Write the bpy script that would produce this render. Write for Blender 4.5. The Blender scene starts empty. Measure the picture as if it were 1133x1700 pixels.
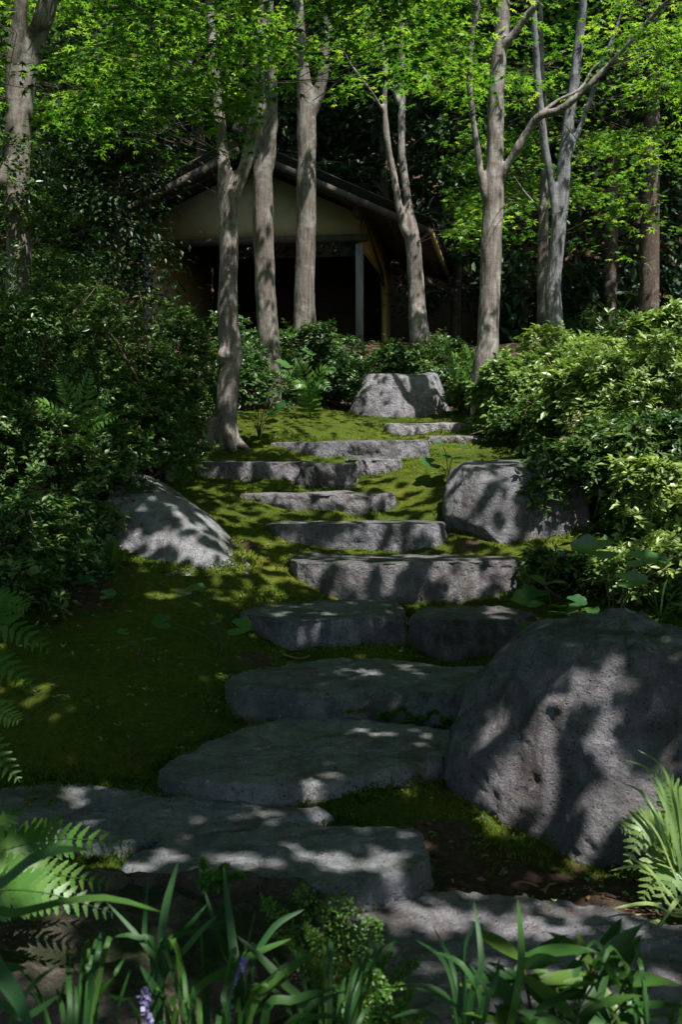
import bpy, math, random
import numpy as np
from mathutils import Vector

# ------------------------------------------------------------------ camera, world, sun, exposure
scene = bpy.context.scene
COL = scene.collection
R = math.radians
EYE = 1.6
PITCH = R(4.0)
FPX = 1700.0                       # focal length measured in photograph pixels
CX, CY = 566.5, 850.0

cam_data = bpy.data.cameras.new('camera')
cam = bpy.data.objects.new('camera', cam_data)
COL.objects.link(cam)
cam.location = (0, 0, EYE)
cam.rotation_euler = (R(90) - PITCH, 0, 0)
cam_data.sensor_fit = 'VERTICAL'
cam_data.sensor_height = 36.0
cam_data.lens = 36.0
cam_data.clip_start = 0.05
cam_data.clip_end = 600
cam_data.dof.use_dof = True
cam_data.dof.focus_distance = 8.5
cam_data.dof.aperture_fstop = 5.6
scene.camera = cam

SUN_EL, SUN_AZ = R(60), R(33)      # sun high behind the camera, to its right
SUN = np.array([math.cos(SUN_EL) * math.sin(SUN_AZ), -math.cos(SUN_EL) * math.cos(SUN_AZ), math.sin(SUN_EL)])
world = bpy.data.worlds.new('World')
scene.world = world
world.use_nodes = True
wn = world.node_tree
sky = wn.nodes.new('ShaderNodeTexSky')
sky.sky_type = 'NISHITA'
sky.sun_disc = False
sky.sun_elevation = SUN_EL
sky.sun_rotation = math.atan2(SUN[0], SUN[1])
wn.links.new(sky.outputs[0], wn.nodes['Background'].inputs[0])
wn.nodes['Background'].inputs[1].default_value = 0.105

sl = bpy.data.lights.new('sun', 'SUN')
sl.energy = 5.0
sl.angle = R(0.5)
sl.color = (1.0, 0.955, 0.90)
sun = bpy.data.objects.new('sun', sl)
COL.objects.link(sun)
sun.rotation_euler = Vector(SUN.tolist()).to_track_quat('Z', 'Y').to_euler()
sun.location = (6, -8, 16)

scene.view_settings.view_transform = 'Standard'
scene.view_settings.look = 'None'
scene.view_settings.gamma = 1.0
scene.view_settings.use_curve_mapping = False
scene.view_settings.exposure = 1.2
try:
    scene.cycles.max_bounces = 6
    scene.cycles.diffuse_bounces = 4
    scene.cycles.transmission_bounces = 4
    scene.cycles.glossy_bounces = 2
    scene.cycles.use_denoising = True
    scene.cycles.sample_clamp_indirect = 4.0
    scene.cycles.caustics_reflective = False
    scene.cycles.caustics_refractive = False
except Exception:
    pass

# ------------------------------------------------------------------ small maths helpers
rng = np.random.default_rng(11)
random.seed(11)
cp, sp = math.cos(PITCH), math.sin(PITCH)


def at(px, py, d):
    """point that stands d metres ahead of the camera on the sight line through a pixel"""
    rx, up = (px - CX) / FPX, -(py - CY) / FPX
    y, z = cp + up * sp, -sp + up * cp
    return np.array([rx * d / y, d, EYE + z * d / y])


def project(P):
    P = np.asarray(P, float)
    x, y, z = P[..., 0], P[..., 1], P[..., 2] - EYE
    f = y * cp - z * sp
    u = y * sp + z * cp
    f = np.where(np.abs(f) < 1e-6, 1e-6, f)
    return CX + FPX * x / f, CY - FPX * u / f, f


def hash3(ix, iy, iz, seed):
    h = (ix.astype(np.int64) * 374761393 + iy.astype(np.int64) * 668265263 + iz.astype(np.int64) * 2147483647 + seed * 974634777) & 0xffffffff
    h = ((h ^ (h >> 13)) * 1274126177) & 0xffffffff
    h = ((h ^ (h >> 16)) * 2246822519) & 0xffffffff
    return ((h ^ (h >> 15)) & 0xffff) / 32767.5 - 1.0


def vnoise(P, seed=0):
    P = np.asarray(P, float)
    i = np.floor(P).astype(np.int64)
    f = P - i
    f = f * f * f * (f * (f * 6 - 15) + 10)
    out = 0
    for dx in (0, 1):
        for dy in (0, 1):
            for dz in (0, 1):
                w = (f[:, 0] if dx else 1 - f[:, 0]) * (f[:, 1] if dy else 1 - f[:, 1]) * (f[:, 2] if dz else 1 - f[:, 2])
                out = out + w * hash3(i[:, 0] + dx, i[:, 1] + dy, i[:, 2] + dz, seed)
    return out


def fbm(P, seed=0, oct=4, gain=0.5):
    a, s, out = 1.0, 1.0, 0
    for k in range(oct):
        out = out + a * vnoise(P * s + 17.3 * k, seed + k * 7)
        a *= gain
        s *= 2.03
    return out


def unit(v):
    return v / np.maximum(np.linalg.norm(v, axis=-1, keepdims=True), 1e-9)


def catmull(P, n, closed=False):
    P = np.asarray(P, float)
    m = len(P)
    if closed:
        t = np.arange(n) * m / n
        idx = lambda k: P[np.mod(k, m)]
    else:
        t = np.linspace(0, m - 1 - 1e-6, n)
        idx = lambda k: P[np.clip(k, 0, m - 1)]
    i = np.floor(t).astype(int)
    f = (t - i)[:, None]
    a, b, c, d = idx(i - 1), idx(i), idx(i + 1), idx(i + 2)
    return 0.5 * (2 * b + (c - a) * f + (2 * a - 5 * b + 4 * c - d) * f ** 2 + (3 * b - 3 * c + d - a) * f ** 3)


# ------------------------------------------------------------------ object helpers
def mesh(name, V, F, mat=None, smooth=False, attrs=None):
    V = np.ascontiguousarray(np.asarray(V, np.float32))
    F = np.asarray(F, np.int32)
    me = bpy.data.meshes.new(name)
    me.vertices.add(len(V))
    me.vertices.foreach_set('co', V.ravel())
    m, k = F.shape
    me.loops.add(m * k)
    me.loops.foreach_set('vertex_index', F.ravel())
    me.polygons.add(m)
    me.polygons.foreach_set('loop_start', np.arange(0, m * k, k, dtype=np.int32))
    me.update(calc_edges=True)
    if smooth:
        me.polygons.foreach_set('use_smooth', np.ones(m, bool))
    for an, av in (attrs or {}).items():
        at_ = me.attributes.new(an, 'FLOAT', 'POINT')
        at_.data.foreach_set('value', np.asarray(av, np.float32))
    if mat:
        me.materials.append(mat)
    return me


def link(name, me, parent=None, loc=None):
    o = bpy.data.objects.new(name, me)
    COL.objects.link(o)
    if parent is not None:
        o.parent = parent
    if loc is not None:
        o.location = loc
    return o


def tag(o, label=None, cat=None, group=None, kind=None):
    if label:
        o['label'] = label
    if cat:
        o['category'] = cat
    if group:
        o['group'] = group
    if kind:
        o['kind'] = kind
    return o


def thing(name, label, cat, loc, group=None):
    o = bpy.data.objects.new(name, None)
    COL.objects.link(o)
    o.empty_display_size = 0.1
    o.location = [float(c) for c in loc]
    return tag(o, label, cat, group)


def part(name, V, F, mat, parent, smooth=False, attrs=None, kind=None, label=None):
    """a mesh given in world coordinates, made a child of an unrotated thing"""
    off = np.array(parent.location)
    p = parent.parent
    while p is not None:
        off = off + np.array(p.location)
        p = p.parent
    o = link(name, mesh(name, np.asarray(V) - off, F, mat, smooth, attrs), parent)
    return tag(o, label, None, None, kind)


def solo(name, V, F, mat, label, cat, group=None, smooth=True, attrs=None, kind=None):
    """a thing that is one mesh; its origin goes to the middle of its base"""
    V = np.asarray(V)
    c = np.array([V[:, 0].mean(), V[:, 1].mean(), V[:, 2].min()])
    o = link(name, mesh(name, V - c, F, mat, smooth, attrs), None, c.tolist())
    return tag(o, label, cat, group, kind)


def merge(chunks):
    Vs, Fs, n = [], [], 0
    for V, F in chunks:
        Vs.append(np.asarray(V, float))
        Fs.append(np.asarray(F, int) + n)
        n += len(V)
    return np.concatenate(Vs), np.concatenate(Fs)


def tube(P, r, n=8, cap=True):
    """tube along a polyline, triangles"""
    P = np.asarray(P, float)
    r = np.broadcast_to(np.asarray(r, float), (len(P),))
    T = unit(np.gradient(P, axis=0))
    ref = np.array([0.0, 1.0, 0.0]) if abs(T[:, 1]).mean() < 0.8 else np.array([1.0, 0, 0])
    A = unit(np.cross(T, ref))
    B = np.cross(T, A)
    th = np.linspace(0, 2 * np.pi, n, endpoint=False)
    V = (P[:, None] + r[:, None, None] * (np.cos(th)[None, :, None] * A[:, None] + np.sin(th)[None, :, None] * B[:, None])).reshape(-1, 3)
    m = len(P)
    i, j = np.meshgrid(np.arange(m - 1), np.arange(n), indexing='ij')
    a, b = i * n + j, i * n + (j + 1) % n
    F = np.concatenate([np.stack([a, b, b + n], -1).reshape(-1, 3), np.stack([a, b + n, a + n], -1).reshape(-1, 3)])
    if cap:
        V = np.concatenate([V, P[:1], P[-1:]])
        k = np.arange(n)
        F = np.concatenate([F, np.stack([(k + 1) % n, k, np.full(n, m * n)], -1),
                            np.stack([(m - 1) * n + k, (m - 1) * n + (k + 1) % n, np.full(n, m * n + 1)], -1)])
    return V, F


def box(c, s, ax=None):
    """box with centre c, full sizes s and axes ax (rows)"""
    ax = np.eye(3) if ax is None else np.asarray(ax, float)
    q = np.array([[i, j, k] for i in (-.5, .5) for j in (-.5, .5) for k in (-.5, .5)]) * np.asarray(s, float)
    V = np.asarray(c, float) + q @ ax
    F = np.array([[0, 1, 3], [0, 3, 2], [4, 6, 7], [4, 7, 5], [0, 4, 5], [0, 5, 1], [2, 3, 7], [2, 7, 6], [0, 2, 6], [0, 6, 4], [1, 5, 7], [1, 7, 3]])
    return V, F


def scatter(tv, tf, pos, fwd, nrm, size):
    """copies of one leaf template: x of the template along fwd, z along nrm"""
    fwd = unit(fwd)
    side = unit(np.cross(nrm, fwd))
    up = np.cross(fwd, side)
    size = np.broadcast_to(np.asarray(size, float), (len(pos),))
    V = pos[:, None] + size[:, None, None] * (tv[None, :, 0:1] * fwd[:, None] + tv[None, :, 1:2] * side[:, None] + tv[None, :, 2:3] * up[:, None])
    F = tf[None] + (np.arange(len(pos)) * len(tv))[:, None, None]
    return V.reshape(-1, 3), F.reshape(-1, tf.shape[1])


# ------------------------------------------------------------------ materials
def nodes_of(name):
    m = bpy.data.materials.new(name)
    m.use_nodes = True
    nt = m.node_tree
    return m, nt, nt.nodes['Principled BSDF']


def ramp(nt, fac, stops):
    r = nt.nodes.new('ShaderNodeValToRGB')
    el = r.color_ramp.elements
    while len(el) < len(stops):
        el.new(0.5)
    for e, (p, c) in zip(el, stops):
        e.position = p
        e.color = (*c, 1)
    nt.links.new(fac, r.inputs[0])
    return r.outputs[0]


def noise_tex(nt, vec, scale, detail=6, rough=0.6, dist=0.0):
    n = nt.nodes.new('ShaderNodeTexNoise')
    n.inputs['Scale'].default_value = scale
    n.inputs['Detail'].default_value = detail
    n.inputs['Roughness'].default_value = rough
    n.inputs['Distortion'].default_value = dist
    nt.links.new(vec, n.inputs['Vector'])
    return n.outputs['Fac']


def mixc(nt, fac, a, b, mode='MIX'):
    m = nt.nodes.new('ShaderNodeMix')
    m.data_type = 'RGBA'
    m.blend_type = mode
    for sock, v in ((m.inputs[0], fac), (m.inputs[6], a), (m.inputs[7], b)):
        if isinstance(v, (int, float)):
            sock.default_value = v
        elif isinstance(v, tuple):
            sock.default_value = (*v, 1)
        else:
            nt.links.new(v, sock)
    return m.outputs[2]


def math_node(nt, op, a, b=0.0):
    m = nt.nodes.new('ShaderNodeMath')
    m.operation = op
    for s, v in ((m.inputs[0], a), (m.inputs[1], b)):
        if isinstance(v, (int, float)):
            s.default_value = v
        else:
            nt.links.new(v, s)
    return m.outputs[0]


def coords(nt, scale=(1, 1, 1)):
    tc = nt.nodes.new('ShaderNodeTexCoord')
    mp = nt.nodes.new('ShaderNodeMapping')
    mp.inputs['Scale'].default_value = scale
    nt.links.new(tc.outputs['Object'], mp.inputs['Vector'])
    return mp.outputs['Vector']


def bump(nt, bs, h, strength, dist):
    b = nt.nodes.new('ShaderNodeBump')
    b.inputs['Strength'].default_value = strength
    b.inputs['Distance'].default_value = dist
    nt.links.new(h, b.inputs['Height'])
    nt.links.new(b.outputs[0], bs.inputs['Normal'])


def attr(nt, name):
    a = nt.nodes.new('ShaderNodeAttribute')
    a.attribute_name = name
    return a.outputs['Fac']


def leaf_mat(name, dark, mid, light, trans=0.4, rough=0.42, tint=(1.25, 1.35, 0.55), spec=0.5, dead=None):
    m, nt, bs = nodes_of(name)
    stops = [(0.0, dark), (0.5, mid), (0.95, light)]
    if dead:
        stops += [(0.97, dead)]
    c = ramp(nt, attr(nt, 'var'), stops)
    oi = nt.nodes.new('ShaderNodeObjectInfo')
    c = mixc(nt, 1.0, c, ramp(nt, oi.outputs['Random'], [(0.0, (.75, .85, .8)), (0.4, (1.05, 1.0, .9)), (0.7, (.9, 1.0, 1.1)), (1.0, (1.25, 1.12, 1.0))]), 'MULTIPLY')
    nt.links.new(c, bs.inputs['Base Color'])
    bs.inputs['Roughness'].default_value = rough
    bs.inputs['Specular IOR Level'].default_value = spec
    tr = nt.nodes.new('ShaderNodeBsdfTranslucent')
    nt.links.new(mixc(nt, 1.0, c, tint, 'MULTIPLY'), tr.inputs['Color'])
    mx = nt.nodes.new('ShaderNodeMixShader')
    mx.inputs[0].default_value = trans
    nt.links.new(bs.outputs[0], mx.inputs[1])
    nt.links.new(tr.outputs[0], mx.inputs[2])
    nt.links.new(mx.outputs[0], nt.nodes['Material Output'].inputs['Surface'])
    return m


def stone_mat(name, base, warm=0.0, moss=0.0, lichen=0.3, pit=1.0, dark=0.5):
    m, nt, bs = nodes_of(name)
    v = coords(nt)
    big = noise_tex(nt, v, 2.2, 5, 0.6, 0.6)
    midn = noise_tex(nt, v, 14, 8, 0.7)
    fine = noise_tex(nt, v, 110, 4, 0.7)
    b = np.array(base)
    c = ramp(nt, big, [(0.32, tuple(b * dark)), (0.5, tuple(b)), (0.68, tuple(np.minimum(b * 1.28, 1)))])
    c = mixc(nt, 0.75, c, ramp(nt, midn, [(0.3, (0.55, 0.55, 0.56)), (0.5, (1, 1, 1)), (0.72, (1.35, 1.33, 1.3))]), 'MULTIPLY')
    c = mixc(nt, 0.7, c, ramp(nt, fine, [(0.28, (0.5, 0.5, 0.5)), (0.5, (1, 1, 1)), (0.75, (1.35, 1.35, 1.35))]), 'MULTIPLY')
    vein = nt.nodes.new('ShaderNodeTexVoronoi')
    vein.feature = 'DISTANCE_TO_EDGE'
    vein.inputs['Scale'].default_value = 2.3
    dv = nt.nodes.new('ShaderNodeVectorMath')
    dv.operation = 'ADD'
    wob = nt.nodes.new('ShaderNodeTexNoise')
    wob.inputs['Scale'].default_value = 3.5
    wob.inputs['Detail'].default_value = 6
    nt.links.new(v, wob.inputs['Vector'])
    nt.links.new(v, dv.inputs[0])
    nt.links.new(wob.outputs['Color'], dv.inputs[1])
    nt.links.new(dv.outputs[0], vein.inputs['Vector'])
    stain = noise_tex(nt, coords(nt, (1, 1, 0.45)), 3.4, 7, 0.68, 0.8)
    vf = ramp(nt, math_node(nt, 'ADD', vein.outputs['Distance'], math_node(nt, 'MULTIPLY', stain, 0.02)), [(0.008, (1, 1, 1)), (0.02, (0, 0, 0))])
    vf = mixc(nt, 1.0, vf, ramp(nt, big, [(0.45, (0, 0, 0)), (0.6, (0.7, 0.7, 0.7))]), 'MULTIPLY')
    c = mixc(nt, ramp(nt, stain, [(0.5, (0, 0, 0)), (0.62, (0.75, 0.75, 0.75))]), c, tuple(b * np.array((.44, .40, .34))))
    ochre = noise_tex(nt, v, 3.1, 6, 0.7, 0.5)
    c = mixc(nt, ramp(nt, ochre, [(0.58, (0, 0, 0)), (0.72, (0.4, 0.4, 0.4))]), c, (0.20, 0.165, 0.11))
    spot = noise_tex(nt, v, 21, 5, 0.62)
    c = mixc(nt, ramp(nt, spot, [(0.63, (0, 0, 0)), (0.67, (0.55, 0.55, 0.55))]), c, tuple(np.minimum(b * 1.6 + .04, .5)))
    c = mixc(nt, vf, c, tuple(b * .28))
    if lichen:
        ln = noise_tex(nt, v, 5.0, 9, 0.72, 0.3)
        lf = ramp(nt, ln, [(0.60, (0, 0, 0)), (0.70, (lichen, lichen, lichen))])
        c = mixc(nt, lf, c, (0.36, 0.38, 0.34))
    if moss:
        geo = nt.nodes.new('ShaderNodeNewGeometry')
        sep = nt.nodes.new('ShaderNodeSeparateXYZ')
        nt.links.new(geo.outputs['Normal'], sep.inputs[0])
        mn = noise_tex(nt, v, 4.5, 8, 0.7)
        mf = math_node(nt, 'MULTIPLY', math_node(nt, 'ADD', sep.outputs['Z'], 0.3), mn)
        mf = ramp(nt, mf, [(0.52, (0, 0, 0)), (0.68, (moss, moss, moss))])
        c = mixc(nt, mf, c, (0.035, 0.055, 0.012))
    nt.links.new(c, bs.inputs['Base Color'])
    bs.inputs['Roughness'].default_value = 0.85
    bs.inputs['Specular IOR Level'].default_value = 0.25
    pits = noise_tex(nt, v, 45, 6, 0.75)
    vo = nt.nodes.new('ShaderNodeTexVoronoi')
    vo.inputs['Scale'].default_value = 42
    vo.inputs['Randomness'].default_value = 1.0
    nt.links.new(v, vo.inputs['Vector'])
    hole = ramp(nt, math_node(nt, 'ADD', vo.outputs['Distance'], math_node(nt, 'MULTIPLY', midn, 0.5)), [(0.34, (0, 0, 0)), (0.46, (1, 1, 1))])
    h = math_node(nt, 'ADD', math_node(nt, 'MULTIPLY', midn, 2.2), math_node(nt, 'ADD', math_node(nt, 'MULTIPLY', pits, 1.0), math_node(nt, 'MULTIPLY', fine, 0.35)))
    h = math_node(nt, 'ADD', h, math_node(nt, 'MULTIPLY', hole, 0.45))
    h = math_node(nt, 'SUBTRACT', h, math_node(nt, 'MULTIPLY', vf, 0.8))
    oi = nt.nodes.new('ShaderNodeObjectInfo')
    c = mixc(nt, 1.0, c, ramp(nt, oi.outputs['Random'], [(0.0, (.78, .79, .78)), (0.35, (1.0, .97, .93)), (0.65, (.9, .92, .98)), (1.0, (1.14, 1.12, 1.12))]), 'MULTIPLY')
    nt.links.new(mixc(nt, 0.55, c, hole, 'MULTIPLY'), bs.inputs['Base Color'])
    bump(nt, bs, h, min(1.0, 0.9 * pit), 0.05 * pit)
    return m


def bark_mat(name, a, b, lichen=(0.42, 0.43, 0.38), amount=0.5, streak=0.12, ridge=0.5):
    m, nt, bs = nodes_of(name)
    v = coords(nt, (1, 1, streak))
    st = noise_tex(nt, v, 26, 7, 0.65, 0.4)
    v2 = coords(nt)
    bl = noise_tex(nt, v2, 5, 7, 0.65, 0.4)
    rings = noise_tex(nt, coords(nt, (0.6, 0.6, 5)), 11, 5, 0.6, 0.2)
    c = ramp(nt, st, [(0.3, a), (0.65, b)])
    c = mixc(nt, ramp(nt, bl, [(0.5, (0, 0, 0)), (0.62, (amount,) * 3)]), c, lichen)
    c = mixc(nt, 0.3, c, ramp(nt, rings, [(0.3, (0.55, 0.5, 0.47)), (0.6, (1.1, 1.1, 1.1))]), 'MULTIPLY')
    scar = noise_tex(nt, coords(nt, (1, 1, 0.5)), 2.6, 6, 0.7, 1.2)
    c = mixc(nt, ramp(nt, scar, [(0.36, (0.75, 0.75, 0.75)), (0.46, (0, 0, 0))]), c, tuple(np.array(a) * .6))
    spots = noise_tex(nt, v2, 38, 4, 0.6)
    c = mixc(nt, ramp(nt, spots, [(0.62, (0, 0, 0)), (0.7, (0.5, 0.5, 0.5))]), c, lichen)
    nt.links.new(c, bs.inputs['Base Color'])
    bs.inputs['Roughness'].default_value = 0.9
    bs.inputs['Specular IOR Level'].default_value = 0.15
    bump(nt, bs, math_node(nt, 'ADD', st, math_node(nt, 'MULTIPLY', rings, 0.2)), ridge, 0.025)
    return m


def plain_mat(name, a, b, scale=8, rough=0.85, stretch=(1, 1, 1), bmp=0.2):
    m, nt, bs = nodes_of(name)
    n = noise_tex(nt, coords(nt, stretch), scale, 7, 0.65, 0.3)
    nt.links.new(ramp(nt, n, [(0.3, a), (0.7, b)]), bs.inputs['Base Color'])
    bs.inputs['Roughness'].default_value = rough
    bs.inputs['Specular IOR Level'].default_value = 0.2
    bump(nt, bs, n, bmp, 0.02)
    return m


M = {}
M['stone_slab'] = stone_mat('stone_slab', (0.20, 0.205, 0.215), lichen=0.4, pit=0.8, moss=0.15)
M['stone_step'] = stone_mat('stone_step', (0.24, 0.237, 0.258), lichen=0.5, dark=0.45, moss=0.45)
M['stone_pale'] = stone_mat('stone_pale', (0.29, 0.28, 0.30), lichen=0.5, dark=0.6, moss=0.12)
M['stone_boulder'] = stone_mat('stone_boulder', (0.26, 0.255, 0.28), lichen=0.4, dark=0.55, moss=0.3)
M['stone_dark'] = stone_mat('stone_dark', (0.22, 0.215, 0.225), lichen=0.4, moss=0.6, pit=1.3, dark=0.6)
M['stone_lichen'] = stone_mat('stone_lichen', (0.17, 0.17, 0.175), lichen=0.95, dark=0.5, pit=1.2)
M['stone_mossy'] = stone_mat('stone_mossy', (0.17, 0.14, 0.11), lichen=0.3, moss=0.9, pit=1.6)
M['bark_maple'] = bark_mat('bark_maple', (0.045, 0.039, 0.033), (0.15, 0.132, 0.115), (0.24, 0.24, 0.215))
M['bark_pale'] = bark_mat('bark_pale', (0.06, 0.052, 0.047), (0.20, 0.172, 0.16), (0.32, 0.32, 0.29), amount=0.6)
M['bark_grey'] = bark_mat('bark_grey', (0.06, 0.06, 0.064), (0.165, 0.165, 0.175), (0.25, 0.26, 0.25), streak=0.06)
M['bark_dark'] = bark_mat('bark_dark', (0.035, 0.026, 0.02), (0.085, 0.06, 0.045), amount=0.15, streak=0.05, ridge=0.9)
M['twig'] = plain_mat('twig', (0.03, 0.022, 0.016), (0.08, 0.06, 0.045), 30)
M['stem'] = plain_mat('stem', (0.05, 0.032, 0.022), (0.16, 0.11, 0.085), 30, stretch=(1, 1, .3))
M['stalk'] = plain_mat('stalk', (0.03, 0.035, 0.012), (0.07, 0.06, 0.02), 20, rough=0.5)
M['maple'] = leaf_mat('maple', (0.025, 0.085, 0.014), (0.085, 0.20, 0.028), (0.24, 0.37, 0.075), trans=0.5, tint=(1.75, 1.7, 0.7), rough=0.5, spec=0.3)
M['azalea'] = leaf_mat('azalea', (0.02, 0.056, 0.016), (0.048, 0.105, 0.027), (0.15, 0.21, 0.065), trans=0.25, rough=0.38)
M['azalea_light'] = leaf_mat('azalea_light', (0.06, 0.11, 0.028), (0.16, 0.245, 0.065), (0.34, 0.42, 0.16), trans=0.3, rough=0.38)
M['evergreen'] = leaf_mat('evergreen', (0.010, 0.030, 0.010), (0.018, 0.048, 0.014), (0.035, 0.07, 0.018), trans=0.15, rough=0.5, spec=0.35)
M['cypress'] = leaf_mat('cypress', (0.05, 0.085, 0.04), (0.08, 0.12, 0.055), (0.12, 0.165, 0.08), trans=0.3, rough=0.5)
M['fern'] = leaf_mat('fern', (0.032, 0.095, 0.014), (0.06, 0.15, 0.02), (0.12, 0.22, 0.035), trans=0.45, tint=(1.7, 1.6, 0.6))
M['fern_pale'] = leaf_mat('fern_pale', (0.09, 0.16, 0.04), (0.16, 0.25, 0.07), (0.26, 0.34, 0.13), trans=0.4)
M['fern_yellow'] = leaf_mat('fern_yellow', (0.09, 0.13, 0.02), (0.13, 0.15, 0.03), (0.17, 0.16, 0.045), trans=0.4)
M['strap'] = leaf_mat('strap', (0.018, 0.065, 0.022), (0.035, 0.10, 0.022), (0.085, 0.16, 0.025), trans=0.4, rough=0.5, spec=0.25, dead=(0.25, 0.15, 0.05))
M['broad'] = leaf_mat('broad', (0.02, 0.06, 0.018), (0.035, 0.095, 0.02), (0.09, 0.15, 0.03), trans=0.35, rough=0.38, spec=0.35, dead=(0.22, 0.12, 0.04))
M['round_leaf'] = leaf_mat('round_leaf', (0.020, 0.065, 0.022), (0.032, 0.095, 0.028), (0.06, 0.14, 0.035), trans=0.3, rough=0.3, spec=0.5)
M['moss_blade'] = leaf_mat('moss_blade', (0.035, 0.068, 0.010), (0.074, 0.118, 0.014), (0.15, 0.185, 0.027), trans=0.25, rough=0.7, spec=0.1, dead=(0.11, 0.075, 0.02))
M['flower'] = leaf_mat('flower', (0.22, 0.16, 0.42), (0.34, 0.27, 0.55), (0.5, 0.44, 0.68), trans=0.3, tint=(1, 1, 1), rough=0.6)
M['litter'] = leaf_mat('litter', (0.06, 0.035, 0.018), (0.14, 0.085, 0.045), (0.26, 0.17, 0.10), trans=0.1, tint=(1, 1, 1), rough=0.7, spec=0.2)
M['plaster'] = plain_mat('plaster', (0.25, 0.205, 0.12), (0.33, 0.275, 0.17), 3, 0.95, bmp=0.1)
M['plaster_side'] = plain_mat('plaster_side', (0.33, 0.235, 0.10), (0.42, 0.315, 0.145), 3, 0.95, bmp=0.1)
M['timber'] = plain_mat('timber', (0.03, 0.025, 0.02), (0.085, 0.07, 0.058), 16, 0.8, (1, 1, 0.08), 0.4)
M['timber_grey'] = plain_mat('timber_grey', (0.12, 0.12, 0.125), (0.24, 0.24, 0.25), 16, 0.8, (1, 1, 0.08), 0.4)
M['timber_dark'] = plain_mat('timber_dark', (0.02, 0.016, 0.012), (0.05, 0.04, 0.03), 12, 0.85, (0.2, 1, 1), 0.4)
M['roofing'] = plain_mat('roofing', (0.018, 0.015, 0.012), (0.055, 0.048, 0.04), 18, 0.9, (1, 1, 4), 0.8)
M['bamboo'] = plain_mat('bamboo', (0.16, 0.12, 0.05), (0.26, 0.20, 0.10), 9, 0.6)


def ground_mat():
    m, nt, bs = nodes_of('mossy_soil')
    v = coords(nt)
    n1 = noise_tex(nt, v, 1.3, 5, 0.6, 0.5)
    n2 = noise_tex(nt, v, 28, 8, 0.75)
    n3 = noise_tex(nt, v, 160, 4, 0.7)
    moss = ramp(nt, n1, [(0.3, (0.042, 0.070, 0.010)), (0.5, (0.075, 0.105, 0.013)), (0.72, (0.13, 0.135, 0.02))])
    moss = mixc(nt, 0.8, moss, ramp(nt, n2, [(0.3, (0.4, 0.42, 0.4)), (0.55, (1, 1, 1)), (0.75, (1.5, 1.4, 1.2))]), 'MULTIPLY')
    soil = ramp(nt, n2, [(0.3, (0.035, 0.023, 0.016)), (0.55, (0.10, 0.067, 0.046)), (0.75, (0.21, 0.15, 0.105))])
    edge = math_node(nt, 'ADD', attr(nt, 'dirt'), math_node(nt, 'MULTIPLY', math_node(nt, 'SUBTRACT', noise_tex(nt, v, 7, 8, 0.72), 0.46), 1.5))
    c = mixc(nt, ramp(nt, edge, [(0.42, (0, 0, 0)), (0.58, (1, 1, 1))]), moss, soil)
    nt.links.new(c, bs.inputs['Base Color'])
    bs.inputs['Roughness'].default_value = 0.95
    bs.inputs['Specular IOR Level'].default_value = 0.08
    bump(nt, bs, math_node(nt, 'ADD', n2, math_node(nt, 'MULTIPLY', n3, 0.5)), 1.0, 0.035)
    return m


M['ground'] = ground_mat()

# ------------------------------------------------------------------ terrain
CTRL = [at(*p) for p in [
    # moss lawn on the left
    (20, 1290, 4.6), (200, 1285, 4.6), (100, 1180, 5.1), (50, 1020, 6.4), (150, 985, 6.8), (300, 1040, 6.4), (370, 1030, 6.6),
    (260, 1150, 5.4), (400, 1186, 5.4), (395, 1075, 6.4), (440, 900, 8.1), (330, 840, 8.8), (310, 742, 11.1), (330, 803, 9.75), (370, 738, 10.95), (420, 800, 9.6),
    (400, 960, 7.3), (470, 880, 8.5),
    # between the steps
    (600, 1345, 4.25), (700, 1300, 4.5), (560, 1188, 5.44), (760, 1194, 5.42), (600, 1092, 6.3), (860, 1090, 6.35), (560, 998, 7.35),
    (880, 985, 7.5), (600, 915, 8.2), (740, 890, 8.5), (600, 858, 9.0), (700, 800, 9.7), (600, 818, 9.6), (450, 800, 9.9),
    (640, 770, 10.6), (740, 770, 10.2), (720, 754, 11.2), (560, 722, 11.6), (700, 697, 12.8), (600, 697, 12.8), (450, 700, 11.8),
    (780, 690, 12.6),
    # beside the right-hand boulders
    (800, 1445, 3.9), (1000, 1455, 3.85), (1120, 1500, 3.6), (940, 930, 7.9), (830, 918, 8.1), (1080, 1030, 6.6), (720, 1400, 4.05),
    (1000, 800, 9.2), (1120, 900, 7.9),
]]
CTRL += [np.array(p, float) for p in [
    (0, 3.0, -0.05), (1.2, 3.0, -0.06), (0, 2.2, 0.02), (-1.0, 2.4, 0.06), (0, 0.5, 0.02), (-2, 1.0, 0.1), (2, 1.5, 0.05), (0, -4, 0), (-5, -3, 0.3), (5, -3, 0.3),
    (-2.2, 4.0, 0.2), (-3.5, 5.5, 0.8), (-3, 8.2, 1.35), (-4.5, 9, 1.7), (-2.6, 10.5, 1.85), (-4.5, 12, 2.4), (-2, 13.5, 2.2), (-6, 6, 1.4),
    (0, 14.5, 2.2), (-1.5, 16, 2.7), (1.5, 16, 2.7), (0, 18, 3.3), (-4, 18, 3.4), (0, 21, 3.5), (-3, 22, 3.55), (2.5, 22, 3.55), (5, 18, 3.2),
    (2.5, 4.0, 0.1), (3.5, 6, 0.55), (3, 9, 1.2), (4.5, 9, 1.4), (3, 11.5, 1.6), (2.2, 13.5, 2.0), (5, 13, 2.1), (3.5, 15.5, 2.5), (7, 7, 1.0),
    (-9, 4, 1.6), (-9, 14, 3.2), (9, 4, 0.8), (9, 14, 2.6), (-10, 24, 4.5), (10, 24, 4.2), (0, 26, 3.9),
]]
CTRL = np.array(CTRL)


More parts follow.
